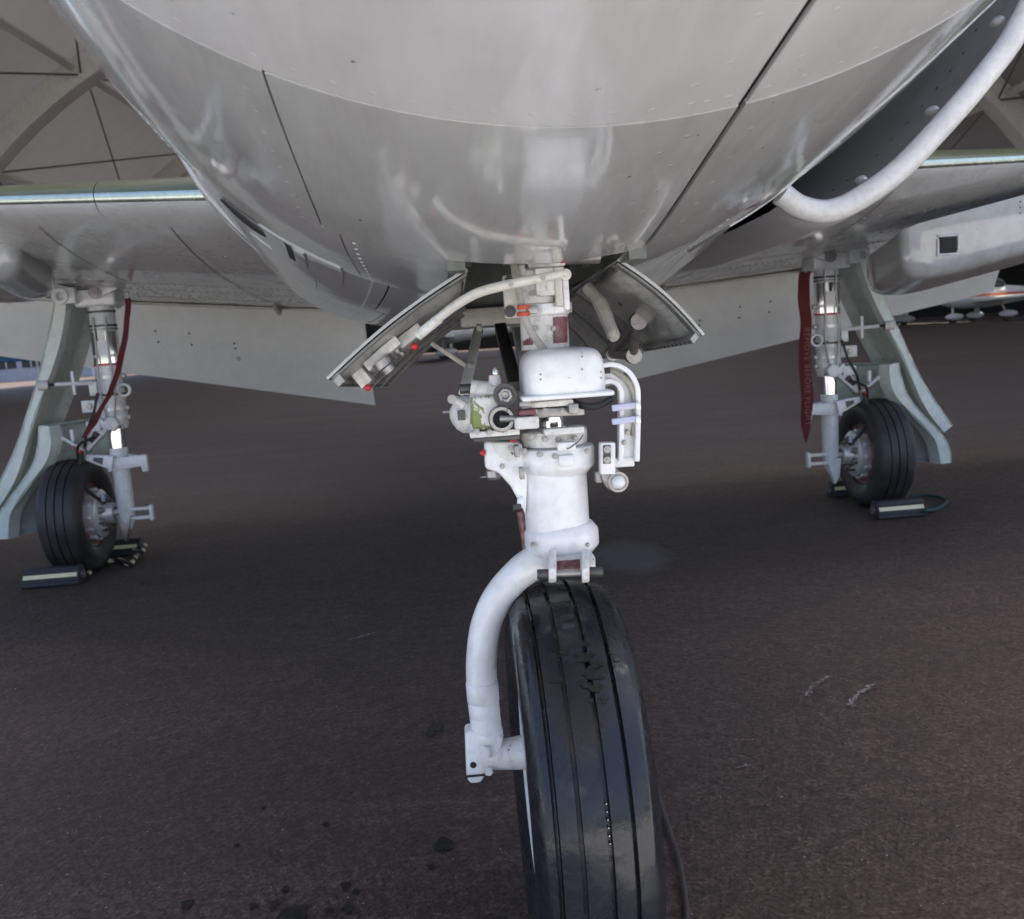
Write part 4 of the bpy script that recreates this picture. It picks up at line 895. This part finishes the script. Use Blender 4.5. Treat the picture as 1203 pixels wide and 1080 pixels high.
    # towing eye at the foot
    for zz in (.262, .222):
        mb = MB(); mb.box(A(LX-.075,LS-.03,zz), EX*.045, EY*.012, EZ*.007); mg('tow_eye_bar', mb, 'gearwhite', .003)
    mb = MB(); mb.box(A(LX-.118,LS-.03,.242), EX*.008, EY*.014, EZ*.034); mg('tow_eye_end', mb, 'gearwhite', .003)
    mb = MB(); mb.prism([A(LX-.03,LS-.03,.235), A(LX+.04,LS-.03,.24), A(LX+.03,LS-.03,.15), A(LX+.008,LS-.03,.115)], EY*.04); mg('foot_fairing', mb, 'steel' if sd < 0 else 'gearwhite', .006)
    # brake, rim and tyre
    WX, WZ, WR = 1.808, .249, .249; wcn = A(WX, LS, WZ); ax = -EX*sd
    mb = MB(); mb.lathe(wcn, ax, [(.02,.108),(.105,.105),(.112,.09),(.116,.05),(.13,.045),(.16,.045)], 32); mg('brake_housing', mb, 'alu', ang=35)
    for k in range(9):
        t = 2*math.pi*k/9; c = wcn + ax*.105 + EY*(.068*math.cos(t)) + EZ*(.068*math.sin(t)); mb = MB(); mb.lathe(c, ax, [(0,.016),(.02,.016),(.022,.010),(.03,.010)], 10); mg('brake_piston', mb, 'steel')
    for k in range(12):
        t = 2*math.pi*k/12; c = wcn + ax*.07 + EY*(.110*math.cos(t)) + EZ*(.110*math.sin(t)); nn = EY*math.cos(t)+EZ*math.sin(t); mb = MB(); mb.box(c, ax*.022, nn.cross(ax)*.008, nn*.006); mg('brake_key', mb, 'alu', .002)
    mb = MB(); mb.lathe(wcn, ax, [(.060,.142),(.066,.140),(.058,.128),(.03,.12),(.02,.10),(-.03,.10),(-.06,.14)], 40); mg('wheel_rim', mb, 'maroon' , ang=40)
    tyre('tyre', wcn, EX, .175, WR, .140, (-.40,0,.40), M['tyredry'], leg, 80, .0032, .007)
    mb = MB(); mb.tube([A(LX,LS,WZ), A(WX,LS,WZ)], .028, 18); mg('axle', mb, 'steel')
    mb = MB(); mb.tube(sm([ap - EY*.03, A(LX+.15,LS-.07,.44), A(LX+.13,LS-.08,.38), A(LX+.10,LS-.06,.33), A(LX+.07,LS-.04,.30)], 6), .008, 8); mg('brake_hose', mb, 'black')
    mb = MB(); mb.lathe(A(LX+.075,LS-.05,.31), EZ, [(0,.008),(.03,.008)], 10); mg('hose_union', mb, 'clampblue')
    mb = MB(); mb.tube(sm([A(LX+.04,LS-.06,.78), A(LX+.06,LS-.07,.70), A(LX+.10,LS-.07,.62), ap], 5), .006, 8); mg('brake_hose', mb, 'black')
    for dx, ds in ((-.03,-.052),(.02,-.058)):
        mb = MB(); mb.tube(sm([A(LX+dx,LS+ds,1.10), A(LX+dx,LS+ds-.004,.95), A(LX+dx*1.2,LS+ds-.006,.80), A(LX+dx*.6,LS+ds-.006,.66)], 5), .0045, 8); mg('leg_pipe', mb, 'steel')
    for zz in (.93,.84,.70,.66):
        mb = MB(); mb.lathe(A(LX,LS,zz), EZ, [(0,.058),(.012,.058)], 24); mg('pipe_clamp', mb, 'alu')
        mb = MB(); mb.box(A(LX-.062,LS-.01,zz+.006), EX*.010, EY*.010, EZ*.010); mg('clamp_bolt', mb, 'steel', .002)
    for px_, zz in ((-.035,.63),(.0,.63),(.035,.63),(-.03,.775),(.03,.775)):
        mb = MB(); mb.lathe(A(LX+px_,LS-.055,zz), -EY, [(0,.007),(.008,.007)], 6); mg('bolt', mb, 'darksteel')
    mb = MB(); mb.box(A(LX-.005,LS-.0585,.97), EX*.022, EY*.001, EZ*.03); mg('placard', mb, 'lens')
    mb = MB(); mb.tube(sm([A(LX+.05,LS-.03,.60), A(LX+.10,LS-.06,.585), A(LX+.15,LS-.05,.56), A(LX+.17,LS-.02,.50), A(LX+.16,LS-.03,.42)], 5), .006, 8); mg('brake_hose', mb, 'black')
    mb = MB(); mb.box(A(LX+.07,LS-.05,.64), EX*.03, EY*.02, EZ*.022); mg('hose_manifold', mb, 'gearwhite', .004)
    mb = MB(); mb.lathe(A(LX-.052,LS-.03,.50), -EX*sd, [(0,.012),(.02,.012),(.022,.008),(.034,.008)], 10); mg('charging_valve', mb, 'steel')
    # gear doors: pressed panels splayed outward
    def door(name, prof, s0, s1, inner, rim):
        """prof: front-edge outline from top to bottom as (x, z); panel runs aft from s0 to s1"""
        pr = sm([Vector((x, 0, z)) for x, z in prof], 5); n = len(pr)-1
        def q(u, v, o):
            i = min(n-1, int(u*n)); fr_ = u*n-i; c = pr[i]*(1-fr_)+pr[i+1]*fr_; t = (pr[i+1]-pr[i]).normalized(); nx, nz = t.z, -t.x
            if nx < 0: nx, nz = -nx, -nz
            w_ = s1[0]+(s1[1]-s1[0])*u
            return A(c.x + nx*o - .10*v*inner, s0 + w_*v, c.z + nz*o)
        mb = MB(); mb.shell(lambda u, v: q(u, v, .014), lambda u, v: q(u, v, .006), 30, 8); d = mg(name, mb, 'mint', ang=50)
        def ip(u, v):
            e = min(1, u/.05, (1-u)/.04, v/.10, (1-v)/.12); e = max(0, e); dep = .032*(1-e) - .030*max(0, math.sin(u*8.5+1.0))*e*max(0, math.sin(v*math.pi))
            return q(u, v, .005 - dep)
        mb = MB(); mb.grid(ip, 40, 24); obj('inner_pressing', mb, M['mintdark'], leg and d, ang=50)
        mb = MB(); mb.shell(lambda u, v: q(u, v*.16, .0145), lambda u, v: q(u, v*.16, -.030 - .012*math.sin(u*9)), 40, 2); obj('front_rim', mb, M['mint'], d, ang=50)
        rv = MB()
        for i in range(26):
            for v_ in (.03, .13): c_ = q(.02+.96*i/26, v_, -.0435 - .012*math.sin((.02+.96*i/26)*9)) ; dome(rv, q(.02+.96*i/26, v_, -.030 - .012*math.sin((.02+.96*i/26)*9)), c_ - q(.02+.96*i/26, v_, 0), .004, .002, 6)
        obj('door_rivets', rv, M['mint'], d, kind='stuff')
        return d, q
    up, qu = door('leg_door', [(1.72,1.24),(1.775,1.06),(1.845,.87),(1.91,.72),(1.975,.58),(2.04,.47),(2.12,.35)], LS-.10, (.36,.22), .2, .03)
    lo_, ql = door('wheel_door', [(1.875,.66),(1.89,.58),(1.92,.50),(1.98,.42),(2.07,.32),(2.11,.25),(2.115,.185)], LS-.09, (.32,.30), 1.7, .03)
    mb = MB(); c = A(LX+.24,LS-.10,.83); mb.box(c, EX*.022, EY*.012, EZ*.020); mg('rod_socket', mb, 'steel', .003)
    mb = MB(); mb.tube([ap, A(LX+.22,LS-.04,.60)], .008, 8); mg('wheel_door_rod', mb, 'gearwhite')
    for dx in (0, .05):
        mb = MB(); mb.box(A(LX+.225-dx,LS-.03,.605), EX*.007, EY*.012, EZ*.026); mg('door_lug', mb, 'gearwhite', .002)
main_gear(-1, .03); main_gear(1, -.02)

# ================================================================== LOOSE THINGS
# wheel chocks
def chock(label, c, dirv, L_, grp, w_=.055, h_=.075):
    dirv = Vector(dirv).normalized(); sdv = Vector((-dirv.y, dirv.x, 0)); c = Vector((c.x, c.y, 0))
    t = thing('wheel_chock', label, 'chock', c, 0, grp)
    prof = [(-w_,0),(-w_,.010),(-.020,h_),(.020,h_),(w_,.010),(w_,0)]
    mb = MB(); a_ = c - dirv*(L_/2)
    mb.prism([a_ + sdv*x + EZ*(z+.001) for x, z in prof], dirv*L_); obj('body', mb, M['chock'], t, bevel=.006)
    for sg in (-1, 1):
        for f_ in ((.18,.30),(.70,.80)) :
            p0 = (-w_+(w_-.020)*f_[0], .010+(h_-.010)*f_[0]); p1 = (-w_+(w_-.020)*f_[1], .010+(h_-.010)*f_[1])
            mb = MB(); nn = Vector((-(h_-.01), (w_-.02))).normalized()
            mb.prism([a_ + dirv*.006 + sdv*sg*(x) + EZ*(z) for x, z in ((p0[0]+nn.x*.004,p0[1]+nn.y*.004),(p1[0]+nn.x*.004,p1[1]+nn.y*.004),p1,p0)], dirv*(L_-.012)); obj('tread_ridge', mb, M['chock'], t)
        mb = MB(); f0, f1 = .38, .62; p0 = (-w_+(w_-.020)*f0, .010+(h_-.010)*f0); p1 = (-w_+(w_-.020)*f1, .010+(h_-.010)*f1); nn = Vector((-(h_-.01), (w_-.02))).normalized()
        mb.prism([a_ + dirv*.008 + sdv*sg*(x) + EZ*z for x, z in ((p0[0]+nn.x*.0025,p0[1]+nn.y*.0025),(p1[0]+nn.x*.0025,p1[1]+nn.y*.0025),p1,p0)], dirv*(L_-.016)); obj('reflective_strip', mb, M['yellow'], t)
    for e in (0, 1):
        mb = MB(); q = a_ + dirv*(L_*e) + EZ*.035; mb.lathe(q, dirv*(1 if e else -1), [(-.002,.018),(.006,.018),(.006,.009),(.002,.009)], 16); obj('eyelet', mb, M['steel'], t)
    return t
cl = G(58, 690); cr = G(1060, 609)
grp = 'rubber chocks at the main wheels'
chock('black rubber chock with pale yellow strip in front of the left main wheel', cl + Vector((0,.05,0)), EX, .235, grp)
chock('black rubber chock with pale strip in front of the right main wheel', cr + Vector((0,.05,0)), EX, .215, grp)
chock('black chock half hidden behind the left main wheel, rope running to it', AW(-1.77,3.24,0), EX, .235, grp)
chock('black chock behind the right main wheel, only its inner end showing', AW(1.83,3.24,0), EX, .235, grp)
rp = sm([G(92,676,.03), G(103,675,.012), G(112,663,.012), G(125,660,.012), G(140,658,.012), G(152,663,.012), G(160,654,.015), G(157,647,.03), G(166,650,.04), G(171,640,.05)], 7)
mb = MB(); mb.tube(rp, .0100, 8); obj('chock_rope', mb, M['rope'], label='black and cream twisted rope joining the two left chocks', cat='rope')
rp = sm([G(1087,600,.03), G(1100,598,.012), G(1112,590,.012), G(1104,584,.012), G(1085,582,.012), G(1070,583,.012)], 7)
mb = MB(); mb.tube(rp, .0075, 8); obj('chock_rope', mb, M['greenrope'], label='dark green rope looped beside the right front chock', cat='rope')
# safety ribbons
def ribbon(name, pts, wpx, label, text):
    k = [K(q[2]) for q in pts]; c = sm([P(*q) for q in pts], 8); n = len(c); t = thing(name, label, 'ribbon', (c[0].x, c[0].y, 0), 0, 'red warning ribbons'); vv = []
    wds = [w_*k[0]/2 for w_ in wpx]
    mb = MB()
    def wat(f_):
        x = f_*(len(wds)-1); i = min(len(wds)-2, int(x)); return wds[i]+(wds[i+1]-wds[i])*(x-i)
    for sg in (0, 1):
        for i in range(n):
            wd = wat(i/(n-1)); o = Vector((0, .002*sg + .004*math.sin(i*.7), 0)); vv += [c[i]-EX*wd+o, c[i]+EX*wd+o+EY*.004*math.sin(i*.5)]
    N = 2*n; ff = [(2*i,2*i+1,2*i+3,2*i+2) for i in range(n-1)] + [(N+2*i,N+2*i+2,N+2*i+3,N+2*i+1) for i in range(n-1)] + [(2*i,2*i+2,N+2*i+2,N+2*i) for i in range(n-1)] + [(2*i+1,N+2*i+1,N+2*i+3,2*i+3) for i in range(n-1)]
    mb.add(vv, ff); obj('streamer', mb, M['ribbon'], t, ang=60)
    if text:
        cu = bpy.data.curves.new('lettering', 'FONT'); cu.body = text; cu.size = .034; cu.extrude = .0003; cu.align_x = 'LEFT'; cu.align_y = 'CENTER'; cu.space_character = 1.15
        to = bpy.data.objects.new('tmp_text', cu); C.objects.link(to); bpy.context.view_layer.update()
        me = bpy.data.meshes.new_from_object(to.evaluated_get(bpy.context.evaluated_depsgraph_get())); bpy.data.objects.remove(to)
        q0 = P(946, 385, pts[0][2]); dn = (P(947, 500, pts[0][2]) - q0).normalized(); yv = Vector((0,-1,0)).cross(dn).normalized()
        mw = Matrix((( dn.x, yv.x, 0, q0.x), (dn.y, yv.y, -1, q0.y-.022), (dn.z, yv.z, 0, q0.z), (0,0,0,1)))
        if mw.to_3x3().determinant() < 0: mw = mw @ Matrix.Scale(-1, 4, (0,1,0))
        me.transform(MATS[t.name] @ mw); me.materials.append(M['ribbontext']); o = bpy.data.objects.new('lettering', me); C.objects.link(o); o.parent = t
    mb = MB(); mb.lathe(c[0]+EZ*.004-EY*.006, -EY, [(0,.010),(.004,.010),(.004,.006),(0,.006)], 14, closed=True); obj('ring', mb, M['steel'], t)
ribbon('warning_ribbon', [(946,319,4.10),(944,345,4.09),(947,380,4.09),(945,420,4.09),(948,460,4.09),(947,500,4.09),(947,520,4.09)], [14,14,14,14,15,12,1], 'wide dark red ribbon printed REMOVE BEFORE FLIGHT hanging beside the right leg', 'REMOVE BEFORE FLIGHT')
ribbon('warning_ribbon', [(150,349,3.93),(149,380,3.92),(142,420,3.91),(134,450,3.90),(122,475,3.90),(108,500,3.90),(97,515,3.90)], [6,6.5,7,7,6,8,5], 'narrow dark red ribbon draped across the left main leg', None)
# cable lying by the nose wheel
cb = sm([G(752,880,.01), G(770,925,.01), G(790,985,.01), G(800,1020,.01), G(806,1060,.01), G(808,1100,.01), G(812,1160,.01)], 8)
mb = MB(); mb.tube(cb, .0042, 8); obj('ground_cable', mb, M['cable'], label='thin black cable lying on the asphalt beside the nose wheel', cat='cable')

# ================================================================== BACKGROUND
def light_plane(label, loc, rz, scl=1, stripe=None):
    t = thing('parked_plane', label, 'aircraft', loc, rz, 'small planes parked beyond the apron')
    R_ = Matrix.Translation(Vector(loc)) @ Matrix.Rotation(rz, 4, 'Z') @ Matrix.Scale(scl, 4)
    def put(name, mb, mat, **kw):
        mb.v = [R_ @ v for v in mb.v]; return obj(name, mb, M[mat], t, **kw)
    mb = MB(); mb.lathe((-3.2,0,1.25), (1,0,0), [(0,.05),(.05,.25),(.5,.42),(1.3,.56),(2.6,.58),(3.6,.45),(5.2,.25),(6.6,.10)], 18); body = put('fuselage', mb, 'planewhite', ang=60)
    mb = MB(); mb.prism([(-1.5,-5,1.05),(-.2,-5,1.05),(.1,0,.95),(-.2,5,1.05),(-1.5,5,1.05),(-1.7,0,.95)], (0,0,.14)); put('wing', mb, 'planewhite', bevel=.05)
    mb = MB(); mb.prism([(2.5,-.05,1.35),(3.5,-.05,1.35),(3.7,-.05,2.6),(3.1,-.05,2.6)], (0,.1,0)); put('tail_fin', mb, 'planewhite', bevel=.02)
    mb = MB(); mb.prism([(2.7,-1.6,1.35),(3.5,-1.6,1.35),(3.5,1.6,1.35),(2.7,1.6,1.35)], (0,0,.08)); put('tailplane', mb, 'planewhite', bevel=.02)
    mb = MB(); mb.sph((-.6,0,1.72), .55, 16, 10, (1.7,.8,.75)); put('canopy', mb, 'glass')
    for x, y in ((-2.4,0),(-.5,-1.3),(-.5,1.3)):
        mb = MB(); mb.lathe((x,y-.07,.2), (0,1,0), [(0,.10),(.01,.2),(.13,.2),(.14,.10)], 18); put('wheel', mb, 'black')
        mb = MB(); mb.sph((x+.1,y,.33), .22, 12, 8, (2.2,.65,.8)); put('wheel_spat', mb, 'planewhite')
        mb = MB(); mb.tube([(x,y,.4),(x,y*.6,1.0)], .05, 8); put('leg', mb, 'planewhite')
    mb = MB(); mb.sph((-3.3,0,1.25), .2, 12, 8, (1.4,1,1)); put('spinner', mb, 'planewhite')
    if stripe:
        for sg in (-1, 1):
            mb = MB(); mb.grid(lambda u, v: Vector((-2.6+4.6*u, sg*(.585-.02*abs(u-.5)-.2*max(0,u-.55)), 1.22+.12*v)), 10, 1); put('stripe', mb, stripe, recalc=False)
    return t
light_plane('white parked light plane glimpsed between the nose-gear braces', Vector((-2.4,46,0)), rad(0))
light_plane('white parked plane with orange stripe at the right edge of the photo', Vector((24.2,46,0)), rad(6), 1.0, 'stripe')
light_plane('white parked plane in the shade left of the orange-striped one', Vector((22.4,52,0)), rad(-14))
# dark shed behind the parked planes at right
sh = thing('dark_shed', 'long dark open-fronted shed behind the parked planes at right', 'shed', Vector((30,80,0)))
mb = MB(); mb.box((30,86,3.5), Vector((46,0,0)), Vector((0,5,0)), Vector((0,0,3.5))); obj('wall', mb, M['darkwall'], sh)
mb = MB(); mb.box((30,85,7.15), Vector((47,0,0)), Vector((0,7,0)), Vector((0,0,.15))); obj('roof', mb, M['darkwall'], sh)
mb = MB(); mb.box((54,57,7.6), Vector((28,0,0)), Vector((0,20.9,0)), Vector((0,0,.15))); obj('added_shade_roof', mb, M['darkwall'], sh)  # unseen roof added to shade the ground around the parked planes
for i in range(5):
    mb = MB(); mb.box((27+i*12,37,3.7), Vector((.15,0,0)), Vector((0,.15,0)), Vector((0,0,3.7))); obj('column', mb, M['beam'], sh)  # posts of the added shade roof
for i in range(12):
    mb = MB(); mb.box((-12+i*7.5,80.6,3.4), Vector((.15,0,0)), Vector((0,.15,0)), Vector((0,0,3.4))); obj('column', mb, M['beam'], sh)
# pale terminal building at left
tb = thing('terminal_building', 'low pale building with glazed bays beyond the left main wheel', 'building', Vector((-50,79,0)))
mb = MB(); mb.box((-52,83,2.6), Vector((32,0,0)), Vector((0,3,0)), Vector((0,0,2.6))); obj('wall', mb, M['lilacwall'], tb)
mb = MB(); mb.box((-52,82.5,5.3), Vector((32.5,0,0)), Vector((0,4,0)), Vector((0,0,.2))); obj('roof', mb, M['darksteel'], tb)
for i in range(30):
    x = -82+i*2.1
    mb = MB(); mb.box((x,79.98,2.2), Vector((.8,0,0)), Vector((0,.04,0)), Vector((0,0,1.1))); wd_ = obj('window', mb, M['glass'], tb)
    mb = MB(); mb.box((x,79.92,2.2), Vector((.04,0,0)), Vector((0,.03,0)), Vector((0,0,1.1))); obj('mullion', mb, M['planewhite'], wd_)
    if i % 2 == 0:
        mb = MB(); mb.box((x+1.05,79.8,2.4), Vector((.14,0,0)), Vector((0,.14,0)), Vector((0,0,2.4))); obj('column', mb, M['planewhite'], tb)
# blue gazebo tent
gz = thing('blue_gazebo', 'blue canvas gazebo at the left edge behind the gear door', 'gazebo', Vector((-15.6,24,0)))
cx, cy = -15.6, 24.0
mb = MB(); hw = 2.6; mb.add([(cx-hw,cy-hw,1.35),(cx+hw,cy-hw,1.35),(cx+hw,cy+hw,1.35),(cx-hw,cy+hw,1.35),(cx,cy,2.2),(cx-hw,cy-hw,1.15),(cx+hw,cy-hw,1.15),(cx+hw,cy+hw,1.15),(cx-hw,cy+hw,1.15)], [(0,1,4),(1,2,4),(2,3,4),(3,0,4),(0,5,6,1),(1,6,7,2),(2,7,8,3),(3,8,5,0)]); obj('canopy', mb, M['bluecanvas'], gz, ang=10)
for sx in (-1, 1):
    for sy in (-1, 1):
        mb = MB(); mb.tube([(cx+sx*(hw-.1),cy+sy*(hw-.1),0),(cx+sx*(hw-.1),cy+sy*(hw-.1),1.4)], .03, 8); obj('leg', mb, M['alu'], gz)
for o in bpy.data.objects:
    if '_m' in o: del o['_m']
